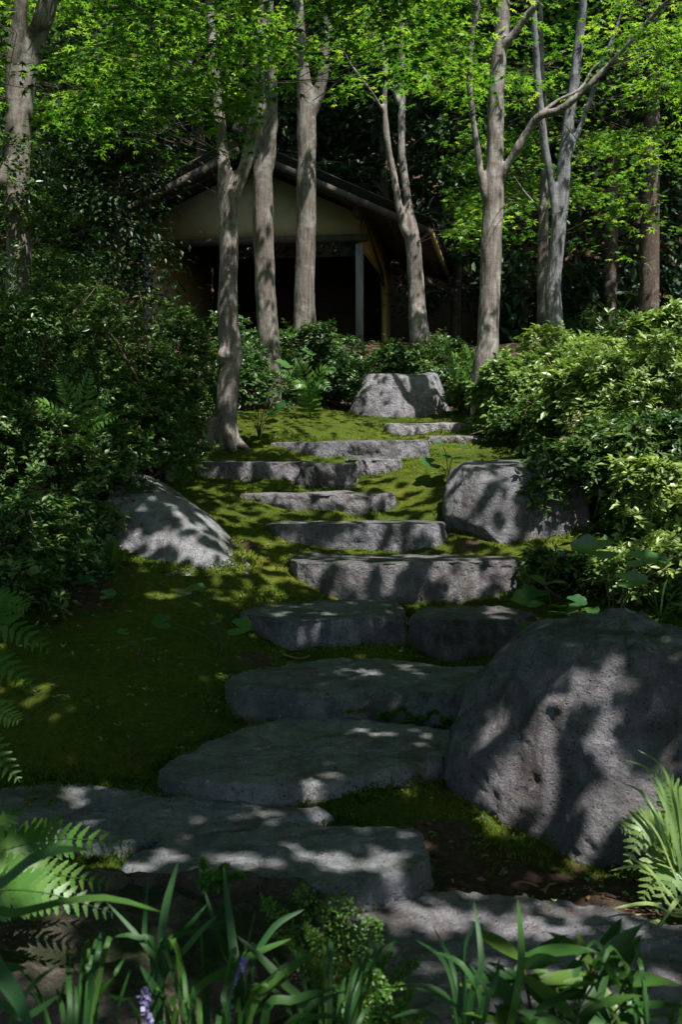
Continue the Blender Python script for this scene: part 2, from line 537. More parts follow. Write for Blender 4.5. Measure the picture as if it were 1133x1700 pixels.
def tps_fit(C, lam=0.02):
    n = len(C)
    D = np.linalg.norm(C[:, None, :2] - C[None, :, :2], axis=-1)
    K = np.where(D > 0, D ** 2 * np.log(D + 1e-9), 0) + lam * np.eye(n)
    P = np.c_[np.ones(n), C[:, :2]]
    A = np.block([[K, P], [P.T, np.zeros((3, 3))]])
    return np.linalg.solve(A, np.r_[C[:, 2], 0, 0, 0])


TPS = tps_fit(CTRL)


def ground_base(x, y):
    x, y = np.asarray(x, float), np.asarray(y, float)
    xs, ys = np.clip(x, -10, 10), np.clip(y, -5, 26)
    out = np.zeros(x.shape)
    for i, c in enumerate(CTRL):
        d2 = (xs - c[0]) ** 2 + (ys - c[1]) ** 2
        out += TPS[i] * 0.5 * d2 * np.log(d2 + 1e-9)
    out += TPS[-3] + TPS[-2] * xs + TPS[-1] * ys
    h = np.maximum(y - 25, 0)
    out += 1.3 * h - 0.0045 * np.minimum(h, 80) ** 2
    out += 0.06 * np.maximum(np.abs(x) - 10, 0)
    return out


# one lookup grid so that everything can be stood on the ground
GX, GY = np.arange(-14, 14.01, 0.08), np.arange(-6, 40.01, 0.08)
GZ = ground_base(*np.meshgrid(GX, GY, indexing='ij'))


def gz(x, y):
    x, y = np.asarray(x, float), np.asarray(y, float)
    i = np.clip((x - GX[0]) / 0.08, 0, len(GX) - 1.001)
    j = np.clip((y - GY[0]) / 0.08, 0, len(GY) - 1.001)
    a, b = i.astype(int), j.astype(int)
    u, v = i - a, j - b
    return (GZ[a, b] * (1 - u) * (1 - v) + GZ[a + 1, b] * u * (1 - v) + GZ[a, b + 1] * (1 - u) * v + GZ[a + 1, b + 1] * u * v)


def moss_relief(x, y):
    P = np.stack([x, y, np.zeros_like(x)], -1)
    return 0.03 * fbm(P * 3.0, 3, 3) + 0.010 * np.abs(vnoise(P * 12, 5)) + 0.004 * vnoise(P * 30, 9)


# bare soil: (x, y, radius)
p1, p2, p3, p4 = at(880, 1465, 3.75), at(130, 985, 6.8), at(730, 1400, 4.05), at(760, 600, 13.5)
SOIL = [(*at(760, 1455, 3.85)[:2], 0.24), (*p1[:2], 0.26), (*at(1020, 1485, 3.65)[:2], 0.2), (*p3[:2], 0.16), (*p2[:2], 0.22), (*at(20, 960, 7.0)[:2], 0.5),
        (*at(430, 1095, 6.2)[:2], 0.12), (*at(420, 1180, 5.5)[:2], 0.1), (*at(780, 905, 8.25)[:2], 0.1), (*at(410, 905, 8.0)[:2], 0.09),
        (-1.0, 2.5, 0.7), (0.0, 2.2, 0.6), (0.9, 2.2, 0.6), (0.2, 1.4, 1.6)]


def dirt(x, y):
    d = np.zeros_like(x)
    for sx, sy, r in SOIL:
        d = np.maximum(d, np.clip(1.5 - np.hypot(x - sx, y - sy) / r, 0, 1))
    d = np.maximum(d, np.clip((y - 13.2) / 0.8, 0, 1))
    d = np.maximum(d, np.clip((-x - 2.0 - 0.06 * (y - 6)) / 0.5, 0, 1) * (y > 6.7))
    d = np.maximum(d, np.clip((x - 2.1 - 0.03 * (y - 7)) / 0.4, 0, 1) * (y > 8.0))
    return np.clip(d, 0, 1)


def axis_grid(a, b, fa, fb, fine, coarse_n):
    lo = a + (fa - a) * (1 - (1 - np.linspace(0, 1, coarse_n, endpoint=False)) ** 2)
    hi = fb + (b - fb) * np.linspace(0, 1, coarse_n + 1)[1:] ** 2
    return np.concatenate([lo, np.arange(fa, fb, fine), [fb], hi])



# ------------------------------------------------------------------ stones
SHADE_PTS = []            # points of rocks and trunks, for working out where the canopy lets light through


def vnormals(V, F):
    n = np.zeros_like(V)
    q = F if F.shape[1] == 3 else np.concatenate([F[:, [0, 1, 2]], F[:, [0, 2, 3]]])
    fn = np.cross(V[q[:, 1]] - V[q[:, 0]], V[q[:, 2]] - V[q[:, 0]])
    for k in range(3):
        np.add.at(n, q[:, k], fn)
    return unit(n)


def weather(V, F, seed, amp=0.03, size=1.0, facets=6, cut=0.9, fine=0.004, flat=0.0, planes=()):
    """chip flat facets off a rounded stone and roughen it"""
    r = np.random.default_rng(seed)
    c = V.mean(0)
    ext = (V.max(0) - V.min(0)) / 2
    for k in range(facets):
        n = r.normal(size=3)
        n[2] = abs(n[2]) * (0.12 if flat else 0.35)
        n = n / np.linalg.norm(n)
        h = (V - c) @ n
        lim = np.sqrt(((ext * n) ** 2).sum()) * r.uniform(cut - 0.06, cut + 0.06)
        over = np.maximum(h - lim, 0)
        V = V - (over * 0.85)[:, None] * n
    for n, fr_ in planes:
        n = np.array(n, float) / np.linalg.norm(n)
        h = (V - c) @ n
        V = V - (np.maximum(h - h.max() * fr_, 0) * .92)[:, None] * n
    n = vnormals(V, F)
    P = V / size
    d = amp * fbm(P * 2.2, seed, 3) + amp * 0.5 * (0.5 - np.abs(vnoise(P * 4.5, seed + 3))) + amp * (0.4 if flat else 0.24) * (0.4 - np.abs(fbm(P * 4.5, seed + 5, 4)))
    d += fine * fbm(V * 38, seed + 9, 2) - fine * 2.0 * np.clip(vnoise(V * 30, seed + 13) - 0.4, 0, 1)
    crack = np.clip(1 - np.abs(vnoise(P * 3.1 + 40, seed + 17)) / 0.05, 0, 1) * np.clip(vnoise(P * 1.7, seed + 19), 0, 1)
    d = d - amp * 0.5 * crack
    if flat:
        d = d * (1 - flat * np.clip(n[:, 2], 0, 1) ** 2)
    return V + n * d[:, None]


def rings_mesh(rings):
    """rings: (m, n, 3) from the top centre outwards and down"""
    m, n, _ = rings.shape
    V = np.concatenate([rings.reshape(-1, 3), rings[:1].mean(1)])
    i, j = np.meshgrid(np.arange(m - 1), np.arange(n), indexing='ij')
    a, b = i * n + j, i * n + (j + 1) % n
    F = np.concatenate([np.stack([a, a + n, b + n], -1).reshape(-1, 3), np.stack([a, b + n, b], -1).reshape(-1, 3)])
    k = np.arange(n)
    F = np.concatenate([F, np.stack([np.full(n, m * n), k, (k + 1) % n], -1)])
    return V, F


def slab_mesh(outline, z, h, seed, tilt=(0, 0), rim=0.05, amp=0.018, facets=4, n=220, under=0.0, wob=0.05, cut=0.92, edge=0.05):
    O = catmull(outline, n, True)
    c = O.mean(0)
    size = np.linalg.norm(O - c, axis=1).mean()
    O = c + (O - c) * (1 + wob * fbm(np.c_[O * 3.0 / max(size, .3), np.zeros(n)], seed + 31, 3))[:, None]
    prof = [(s, 0.0) for s in (0.08, 0.2, 0.32, 0.44, 0.55, 0.65, 0.74, 0.82, 0.88, 0.92)]
    for t in np.linspace(0, np.pi / 2, 7)[1:]:
        prof.append((1 - edge + edge * math.sin(t), -rim * (1 - math.cos(t))))
    for t in np.linspace(0, 1, 15)[1:]:
        prof.append((1.0 + 0.012 * math.sin(t * 3) - under * t * t, -rim - (h - rim) * t))
    rings = []
    for s, dz in prof:
        q = c + (O - c) * s
        rings.append(np.c_[q, z + dz + (q[:, 0] - c[0]) * tilt[0] + (q[:, 1] - c[1]) * tilt[1]])
    V, F = rings_mesh(np.array(rings))
    V = weather(V, F, seed, amp, size, facets, cut, 0.007, 0.72)
    SHADE_PTS.append(V)
    return V, F


def plan(pts, z):
    """corner points of a slab's top, read off the photograph, dropped on the level z"""
    out = []
    for px, py in pts:
        rx, up = (px - CX) / FPX, -(py - CY) / FPX
        y, zz = cp + up * sp, -sp + up * cp
        t = (z - EYE) / zz
        out.append((rx * t, y * t))
    return np.array(out)


def bar_plan(pxl, pxr, d, thick, skew=0.0, seed=0):
    """plan of an elongated step stone: left and right end in pixels, front at distance d"""
    r = np.random.default_rng(seed)
    xl, xr = at(pxl, 850, d)[0], at(pxr, 850, d)[0]
    u = [0.02, 0.25, 0.5, 0.75, 0.98]
    f = [(xl + (xr - xl) * t, d + r.uniform(-.03, .03) + skew * (t - .5)) for t in u]
    b = [(xl + (xr - xl) * t, d + thick * r.uniform(.85, 1.1) + skew * (t - .5)) for t in u[::-1]]
    e = [(xl - .01, d + thick * .82 - skew * .5), (xl - .02, d + thick * .2 - skew * .5)]
    g_ = [(xr + .02, d + thick * .2 + skew * .5), (xr + .01, d + thick * .82 + skew * .5)]
    return np.array(e + f[1:-1] + g_ + b[1:-1])


def stone(name, V, F, mat, label, cat, group):
    return solo(name, V, F, M[mat], label, cat, group, True)


STEPS = 'stones of the garden stairway'
V, F = slab_mesh(plan([(565, 1500), (640, 1468), (800, 1480), (960, 1500), (1133, 1535), (1240, 1570), (1200, 1690), (900, 1760), (700, 1720), (590, 1600)], 0.0), 0.0, 0.2, 41, rim=0.04, amp=0.008, facets=0)
stone('stepping_stone', V, F, 'stone_pale', 'broad pale flat slab nearest the camera, right behind the glossy leafed plant', 'stepping stone', STEPS)
V, F = slab_mesh(plan([(215, 1440), (255, 1398), (420, 1378), (560, 1368), (680, 1370), (712, 1392), (718, 1430), (640, 1462), (540, 1470), (400, 1480), (240, 1480)], 0.09), 0.09, 0.2, 42, rim=0.05, amp=0.008, facets=0)
stone('stepping_stone', V, F, 'stone_slab', 'grey slab with a rounded right end, left of the bare soil before the largest boulder', 'stepping stone', STEPS)
V, F = slab_mesh(plan([(-60, 1330), (20, 1306), (180, 1304), (330, 1318), (470, 1340), (545, 1346), (480, 1368), (360, 1380), (250, 1396), (80, 1400), (-60, 1400)], 0.07), 0.07, 0.2, 43, rim=0.03, amp=0.008, facets=0)
stone('stepping_stone', V, F, 'stone_slab', 'long low slab reaching out of the picture on the left, above the fern fronds', 'stepping stone', STEPS)
V, F = slab_mesh(plan([(262, 1270), (330, 1235), (430, 1200), (520, 1184), (640, 1196), (775, 1218), (760, 1245), (690, 1268), (580, 1290), (480, 1305), (380, 1302), (290, 1290)], 0.15), 0.15, 0.19, 44, rim=0.04, amp=0.009, facets=0)
stone('stepping_stone', V, F, 'stone_slab', 'widest flat slab, pointed on the left, lying below the first raised step', 'stepping stone', STEPS)
V, F = slab_mesh(plan([(375, 1125), (420, 1108), (540, 1091), (660, 1097), (800, 1110), (850, 1125), (860, 1150), (760, 1152), (640, 1147), (520, 1150), (420, 1142)], 0.29), 0.29, 0.22, 45, rim=0.05, amp=0.012, facets=0)
stone('step_stone', V, F, 'stone_slab', 'lowest raised step, dark front edge over a row of small green weeds', 'stone step', STEPS)
V, F = slab_mesh(bar_plan(402, 672, 6.42, 0.85, 0.05, 1), 0.47, 0.42, 46, rim=0.055, amp=0.03, facets=6, cut=.95)
stone('step_stone', V, F, 'stone_step', 'thick dark step with shaded front, left of its lichen spotted neighbour', 'stone step', STEPS)
V, F = slab_mesh(bar_plan(686, 905, 6.36, 0.62, 0.10, 2), 0.475, 0.42, 47, rim=0.06, amp=0.035, facets=9, cut=0.88)
stone('step_stone', V, F, 'stone_lichen', 'short blocky step stone with pale lichen patches, beside the round leaves', 'stone step', STEPS)
V, F = slab_mesh(bar_plan(478, 862, 7.42, 0.58, 0.12, 3), 0.715, 0.46, 48, rim=0.06, amp=0.04, facets=7, cut=0.9, edge=.06)
stone('step_stone', V, F, 'stone_step', 'long step with a big chipped hollow in its front, below the pale right boulder', 'stone step', STEPS)
V, F = slab_mesh(bar_plan(448, 728, 8.22, 0.46, -0.05, 4), 0.92, 0.4, 49, tilt=(0.01, 0), rim=0.06, amp=0.02, facets=4)
stone('step_stone', V, F, 'stone_step', 'smooth grey bar shaped step running up to the left foot of the pale boulder', 'stone step', STEPS)
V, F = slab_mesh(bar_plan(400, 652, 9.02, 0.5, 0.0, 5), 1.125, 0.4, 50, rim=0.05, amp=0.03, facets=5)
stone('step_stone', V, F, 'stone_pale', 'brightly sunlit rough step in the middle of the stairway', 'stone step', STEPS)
V, F = slab_mesh(bar_plan(372, 470, 9.25, 0.4, 0.1, 6), 1.13, 0.3, 51, tilt=(-0.03, 0), rim=0.04, amp=0.015, facets=2)
stone('step_stone', V, F, 'stone_step', 'flat wedge butting against the left end of the sunlit rough step', 'stone step', STEPS)
V, F = slab_mesh(bar_plan(325, 515, 9.95, 0.5, 0.05, 7), 1.39, 0.4, 52, rim=0.07, amp=0.025, facets=4)
stone('step_stone', V, F, 'stone_step', 'long grey step stone just in front of the knotted maple trunk', 'stone step', STEPS)
V, F = slab_mesh(bar_plan(503, 588, 9.72, 0.4, 0.0, 8), 1.375, 0.42, 53, rim=0.1, amp=0.03, facets=5)
stone('step_stone', V, F, 'stone_step', 'small round headed stone closing the right end of a long step', 'stone step', STEPS)
V, F = slab_mesh(bar_plan(578, 662, 10.2, 0.4, 0.0, 9), 1.41, 0.36, 54, rim=0.1, amp=0.03, facets=5)
stone('step_stone', V, F, 'stone_step', 'little stone tucked under the right half of a higher long step', 'stone step', STEPS)
V, F = slab_mesh(bar_plan(455, 710, 10.8, 0.55, 0.0, 10), 1.59, 0.4, 55, tilt=(0.015, 0), rim=0.09, amp=0.03, facets=5)
stone('step_stone', V, F, 'stone_step', 'long rounded step second from the top of the stairway', 'stone step', STEPS)
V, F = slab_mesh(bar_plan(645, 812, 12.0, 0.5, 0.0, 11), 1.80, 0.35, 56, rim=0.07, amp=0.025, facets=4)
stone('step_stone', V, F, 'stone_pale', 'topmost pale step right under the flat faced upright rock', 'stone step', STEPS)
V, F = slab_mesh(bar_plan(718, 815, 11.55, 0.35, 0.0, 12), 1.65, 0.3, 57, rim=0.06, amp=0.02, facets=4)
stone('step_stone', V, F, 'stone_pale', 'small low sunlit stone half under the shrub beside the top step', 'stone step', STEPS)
V, F = slab_mesh(bar_plan(778, 830, 12.9, 0.3, 0.0, 13), 1.985, 0.3, 58, rim=0.08, amp=0.02, facets=4)
stone('garden_rock', V, F, 'stone_step', 'little dark rock right of the flat faced upright rock', 'rock', None)
V, F = slab_mesh(bar_plan(20, 115, 7.9, 0.4, 0.0, 14), 1.22, 0.35, 59, rim=0.06, amp=0.02, facets=4)
stone('garden_rock', V, F, 'stone_step', 'flat stone sliver showing between the left shrubs, left of the sloping boulder', 'rock', None)


def boulder_mesh(rows, seed, n=230, levels=76, expo=2.7, amp=0.04, facets=7, cut=0.9, cap=0.06, fine=0.004, planes=()):
    """rows from the top down: (py, left px, right px, front d, back d)"""
    sec = []
    for q, (py, l, r_, df, db) in enumerate(rows):
        dm = (df + db) / 2
        pl, pr = at(l, 850, dm), at(r_, 850, dm)
        dz = dm + (df - dm) * min(1, 1.4 * q / (len(rows) - 1))
        sec.append((at((l + r_) / 2, py, dz)[2], (pl[0] + pr[0]) / 2, (pr[0] - pl[0]) / 2, (df + db) / 2, (db - df) / 2))
    S = catmull(np.array(sec), levels)
    th = np.linspace(0, 2 * np.pi, n, endpoint=False)
    cx = np.sign(np.cos(th)) * np.abs(np.cos(th)) ** (2 / expo)
    cy = np.sign(np.sin(th)) * np.abs(np.sin(th)) ** (2 / expo)
    rings = []
    z, x, rx, y, ry = S[0]
    for s, dz in ((0.06, 1.0), (0.25, 0.97), (0.45, 0.9), (0.63, 0.76), (0.78, 0.58), (0.9, 0.32)):
        rings.append(np.stack([x + cx * rx * s, y + cy * ry * s, np.full(n, z + cap * dz)], -1))
    for z, x, rx, y, ry in S:
        rings.append(np.stack([x + cx * max(rx, .02), y + cy * max(ry, .02), np.full(n, z)], -1))
    V, F = rings_mesh(np.array(rings))
    V = weather(V, F, seed, amp, (V.max(0) - V.min(0)).max() / 2, facets, cut, fine, 0.0, planes)
    SHADE_PTS.append(V)
    return V, F


BL = None
V, F = boulder_mesh([(1036, 1020, 1110, 4.5, 4.85), (1056, 950, 1165, 4.3, 5.0), (1095, 870, 1215, 4.18, 5.05), (1170, 795, 1240, 4.08, 5.1), (1260, 762, 1255, 3.98, 5.1),
                     (1350, 752, 1255, 3.92, 5.05), (1410, 768, 1250, 3.92, 5.0), (1440, 800, 1240, 3.98, 4.95), (1500, 830, 1230, 4.1, 4.9)], 61, amp=0.055, facets=9, cut=0.93, cap=0.03, planes=[((-.75, -.3, .6), .86), ((.05, -.9, .42), .88), ((.2, -.3, .95), .9)])
stone('boulder', V, F, 'stone_dark', 'largest boulder, dark and rough, filling the right foreground', 'boulder', None)
V, F = boulder_mesh([(768, 775, 945, 8.55, 9.1), (785, 752, 960, 8.45, 9.15), (830, 742, 968, 8.3, 9.15), (880, 740, 965, 8.2, 9.1), (905, 748, 945, 8.2, 9.0), (925, 790, 930, 8.28, 8.9), (950, 800, 920, 8.35, 8.85)],
                    62, amp=0.013, facets=5, cut=0.97, cap=0.03, expo=5, planes=[((0, -.97, .24), .8), ((-.03, -.1, 1), .9), ((-.85, -.25, .45), .95), ((-.6, -.6, -.4), .8)])
stone('boulder', V, F, 'stone_boulder', 'pale flat faced boulder on the right, shrub leaning over its right side', 'boulder', None)
V, F = boulder_mesh([(619, 606, 728, 13.25, 13.7), (630, 598, 732, 13.15, 13.75), (660, 588, 740, 13.05, 13.75), (685, 580, 747, 12.98, 13.7), (698, 582, 746, 12.98, 13.65), (715, 590, 740, 13.05, 13.6)],
                    63, amp=0.016, facets=6, cut=0.96, cap=0.02, expo=4.6, planes=[((.05, -.95, .3), .78), ((0, -.1, 1), .9), ((-.7, -.5, .5), .92), ((.7, -.3, .3), .85)])
stone('boulder', V, F, 'stone_boulder', 'flat faced upright rock standing at the head of the steps', 'boulder', None)


def leaning_mesh():
    """the left boulder: a wedge whose face slopes down to the right and to the front"""
    rows = [(795, 198, 246, 8.0, 8.5), (815, 188, 282, 7.85, 8.55), (850, 178, 330, 7.65, 8.5), (890, 180, 368, 7.45, 8.4), (930, 195, 400, 7.3, 8.2), (955, 215, 416, 7.22, 8.0), (975, 240, 420, 7.22, 7.9), (1010, 260, 410, 7.3, 7.8)]
    return boulder_mesh(rows, 64, amp=0.014, facets=4, cut=0.95, cap=0.03, expo=3.2, planes=[((.74, -.1, .66), .84), ((-.12, -.84, .52), .72), ((.5, -.85, .1), .8)])


V, F = leaning_mesh()
stone('boulder', V, F, 'stone_slab', 'smooth sloping boulder on the moss at the left edge of the stairway', 'boulder', None)
V, F = boulder_mesh([(753, 268, 293, 9.6, 9.9), (775, 265, 296, 9.58, 9.92), (810, 262, 298, 9.56, 9.9)], 65, amp=0.015, facets=4, cap=0.03, n=60, levels=20)
stone('garden_rock', V, F, 'stone_step', 'narrow upright dark stone behind the sloping left boulder', 'rock', None)
V, F = boulder_mesh([(1505, 60, 330, 3.02, 3.2), (1535, -60, 440, 2.85, 3.24), (1590, -160, 540, 2.65, 3.25), (1660, -200, 590, 2.5, 3.25), (1760, -220, 620, 2.4, 3.2)], 66, amp=0.04, facets=6, cap=0.01, fine=0.008)
stone('garden_rock', V, F, 'stone_mossy', 'low brown mossy rock at bottom left behind the strap leaves', 'rock', None)


xs = axis_grid(-70, 70, -3.4, 3.4, 0.042, 34)
ys = axis_grid(-30, 110, 2.4, 13.8, 0.044, 46)
X, Y = np.meshgrid(xs, ys, indexing='ij')
Z = ground_base(X, Y)
far = np.clip((Y - 14) / 10, 0, 1) + np.clip((np.abs(X) - 4) / 6, 0, 1)
Z = Z + moss_relief(X.ravel(), Y.ravel()).reshape(X.shape) + np.clip(far, 0, 1) * 0.15 * fbm(np.stack([X.ravel(), Y.ravel(), 0 * X.ravel()], -1) * 0.5, 21, 3).reshape(X.shape) * np.clip(far, 0, 1)
top = np.full((400, 400), 99.0)          # let every stone sit in a shallow bed
for P in SHADE_PTS:
    a_, b_ = ((P[:, 0] + 6) / .06).astype(int), ((P[:, 1] - .5) / .06).astype(int)
    q = (a_ >= 0) & (a_ < 400) & (b_ >= 0) & (b_ < 400)
    hi_ = np.full((400, 400), -99.0)
    np.maximum.at(hi_, (a_[q], b_[q]), P[q, 2])
    hi_ = np.where(hi_ < -50, 99.0, hi_)
    top = np.minimum(top, hi_)
a_, b_ = ((X + 6) / .06).astype(int), ((Y - .5) / .06).astype(int)
q = (a_ >= 0) & (a_ < 400) & (b_ >= 0) & (b_ < 400)
lim = np.where(q, top[np.clip(a_, 0, 399), np.clip(b_, 0, 399)], 99.0)
Z = np.where((lim < Z + .02) & (lim > Z - .25), lim - .03, Z)
nx, ny = X.shape
i, j = np.meshgrid(np.arange(nx - 1), np.arange(ny - 1), indexing='ij')
a = i * ny + j
F = np.stack([a, a + ny, a + ny + 1, a + 1], -1).reshape(-1, 4)
g = link('ground', mesh('ground', np.stack([X, Y, Z], -1).reshape(-1, 3), F, M['ground'], True, {'dirt': dirt(X.ravel(), Y.ravel())}))
tag(g, 'moss covered ground climbing between the stone steps to a wooded hillside', None, None, 'structure')


# ------------------------------------------------------------------ leaf templates (x along the leaf, z its upper side)
def maple_template(lobes, kite=True):
    V, F = [(0, 0, 0)], []
    for ang, ln in lobes:
        a = math.radians(ang)
        d, s = np.array([math.cos(a), math.sin(a)]), np.array([-math.sin(a), math.cos(a)])
        w = 0.2 * ln
        if not kite:
            k = len(V)
            V += [(*(s * .17), 0.02), (*(d * ln), -0.10 * ln), (*(-s * .17), 0.02)]
            F += [(k, k + 2, k + 1)]
            continue
        k = len(V)
        q = d * ln * 0.42
        V += [(*(q + s * w), 0.02), (*(d * ln), -0.10 * ln), (*(q - s * w), 0.02)]
        F += [(0, k + 2, k + 1), (0, k + 1, k)]
    return np.array(V, float), np.array(F)


MAPLE_V, MAPLE_F = maple_template([(0, 1), (42, .9), (-42, .9), (85, .68), (-85, .68)], False)
MAPLE_V[:, 0] += 0.12


def lance_template(w, seg=3, droop=0.15, fold=0.08):
    """pointed leaf with a folded midrib"""
    V, F = [(0, 0, 0)], []
    for k in range(1, seg):
        t = k / seg
        ww = w * math.sin(math.pi * t ** 0.85)
        z = -droop * t * t
        V += [(t, ww, z + fold), (t, 0, z), (t, -ww, z + fold)]
    V.append((1, 0, -droop))
    last = len(V) - 1
    F += [(0, 2, 1), (0, 3, 2)]
    for k in range(1, seg - 1):
        a, b = 1 + (k - 1) * 3, 1 + k * 3
        F += [(a, a + 1, b + 1), (a, b + 1, b), (a + 1, a + 2, b + 2), (a + 1, b + 2, b + 1)]
    a = 1 + (seg - 2) * 3
    F += [(a, a + 1, last), (a + 1, a + 2, last)]
    return np.array(V, float), np.array(F)


SMALL_V = np.array([(0, 0, 0), (.45, .22, .07), (1, 0, -.1), (.45, -.22, .07)], float)
SMALL_F = np.array([(0, 2, 1), (0, 3, 2)])
SIMPLE_V = np.array([(0, 0, 0), (.45, .5, .04), (1.1, 0, -.12), (.45, -.5, .04)], float)
SIMPLE_F = np.array([(0, 2, 1), (0, 3, 2)])
BROAD_V, BROAD_F = lance_template(0.26, 3, 0.2, 0.07)

# ------------------------------------------------------------------ shrubs
SHRUB_BLOBS = []


def lumpy_points(n, c, rad, seed, inner=0.55, lumps=9):
    """points on several overlapping clumps that make up one bush"""
    r = np.random.default_rng(seed)
    L = []
    for k in range(lumps):
        v = r.normal(size=3)
        v /= np.linalg.norm(v)
        v[2] = r.uniform(-.8, .75)
        L.append((v * r.uniform(0.3, 0.86), r.uniform(0.2, 0.45)))
    pick = r.integers(0, lumps, n)
    d = unit(r.normal(size=(n, 3)))
    d[:, 2] = np.where(d[:, 2] < -0.55, -d[:, 2], d[:, 2])
    rr = r.uniform(inner, 1.0, n) ** 0.6
    lc, lr = np.array([l[0] for l in L])[pick], np.array([l[1] for l in L])[pick]
    rr = np.where(r.uniform(size=n) < .14, rr * r.uniform(1.1, 1.6, n), rr)
    q = lc + d * (lr * rr)[:, None]
    return np.asarray(c) + q * np.asarray(rad), d, L


def shrub(label, px, d, w, h, n, mat, leaf=0.04, seed=0, cat='shrub', group='shrubs on the banks', name='shrub', per=7, base_lift=0.0, legs=6, tmpl=None, ylen=None, x=None, lumps=18, inner=0.74):
    """px: middle of the bush, d: its distance, w/h: size in metres"""
    r = np.random.default_rng(seed + 500)
    bx = at(px, 850, d)[0] if x is None else x
    bz = float(gz(bx, d))
    t = thing(name, label, cat, (bx, d, bz), group)
    rad = np.array([w / 2, (ylen or w) / 2, h * 0.5])
    w, h, n, leaf = w * (1.24 if mat == 'azalea_light' else 1.34), h * (1.06 if mat == 'azalea_light' else 1.2), int(n * 1.5), leaf * 1.16
    rad = np.array([w / 2, (ylen or w) / 2, h * 0.56])
    c = np.array([bx, d, bz + base_lift + h * 0.40])
    P, out, L = lumpy_points(n, c, rad, seed, inner, lumps)
    P[:, 2] = np.maximum(P[:, 2], gz(P[:, 0], P[:, 1]) + 0.03)
    SHRUB_BLOBS.append((c, rad))
    # a rosette of leaves at every shoot tip
    axis = unit(out * 0.6 + np.array([0, 0, 0.9]) + r.normal(size=out.shape) * 0.25)
    k = per
    A = np.repeat(axis, k, 0)
    pos = np.repeat(P, k, 0)
    rnd = unit(np.cross(A, r.normal(size=A.shape)))
    fwd = unit(rnd + A * r.uniform(0.0, 0.7, (len(A), 1)))
    pos = pos + A * r.uniform(-0.6, 0.3, (len(A), 1)) * leaf + fwd * 0.1 * leaf
    size = leaf * r.uniform(0.5, 1.35, len(A)) * np.repeat(r.uniform(.75, 1.2, n), k)
    tv, tf = (SMALL_V, SMALL_F) if tmpl is None else tmpl
    V, Fq = scatter(tv, tf, pos, fwd, A + 0.25 * r.normal(size=A.shape), size)
    shade = np.clip(np.repeat(np.repeat(r.uniform(0.1, 0.9, n), k) * 0.7 + r.uniform(0, 0.3, n * k), len(tv)), 0, 0.94)
    part('foliage', V, Fq, M[mat], t, False, {'var': shade}, 'stuff')
    chunks = []
    for q in range(legs):
        lc, lr = L[q % len(L)]
        end = c + (lc + np.array([0, 0, -0.05])) * rad
        st = np.array([bx + r.uniform(-.08, .08) * w, d + r.uniform(-.08, .08) * w, bz - 0.05])
        mid = st * 0.55 + end * 0.45 + r.normal(size=3) * 0.09 * w
        mid[2] = bz + (end[2] - bz) * 0.4
        path = catmull([st, mid, end * .7 + mid * .3 + r.normal(size=3) * .03, end], 12)
        chunks.append(tube(path, np.linspace(0.018, 0.006, 12) * (0.6 + 0.4 * h), 6))
        for b in range(4):
            s = path[r.integers(4, 11)]
            e = end + r.normal(size=3) * rad * 0.3
            chunks.append(tube(catmull([s, (s + e) / 2 + r.normal(size=3) * .05 * w, e], 7), np.linspace(0.008, 0.003, 7), 4))
    V, Fq = merge(chunks)
    part('branches', V, Fq, M['stem'], t, True, None, 'stuff')
    return t


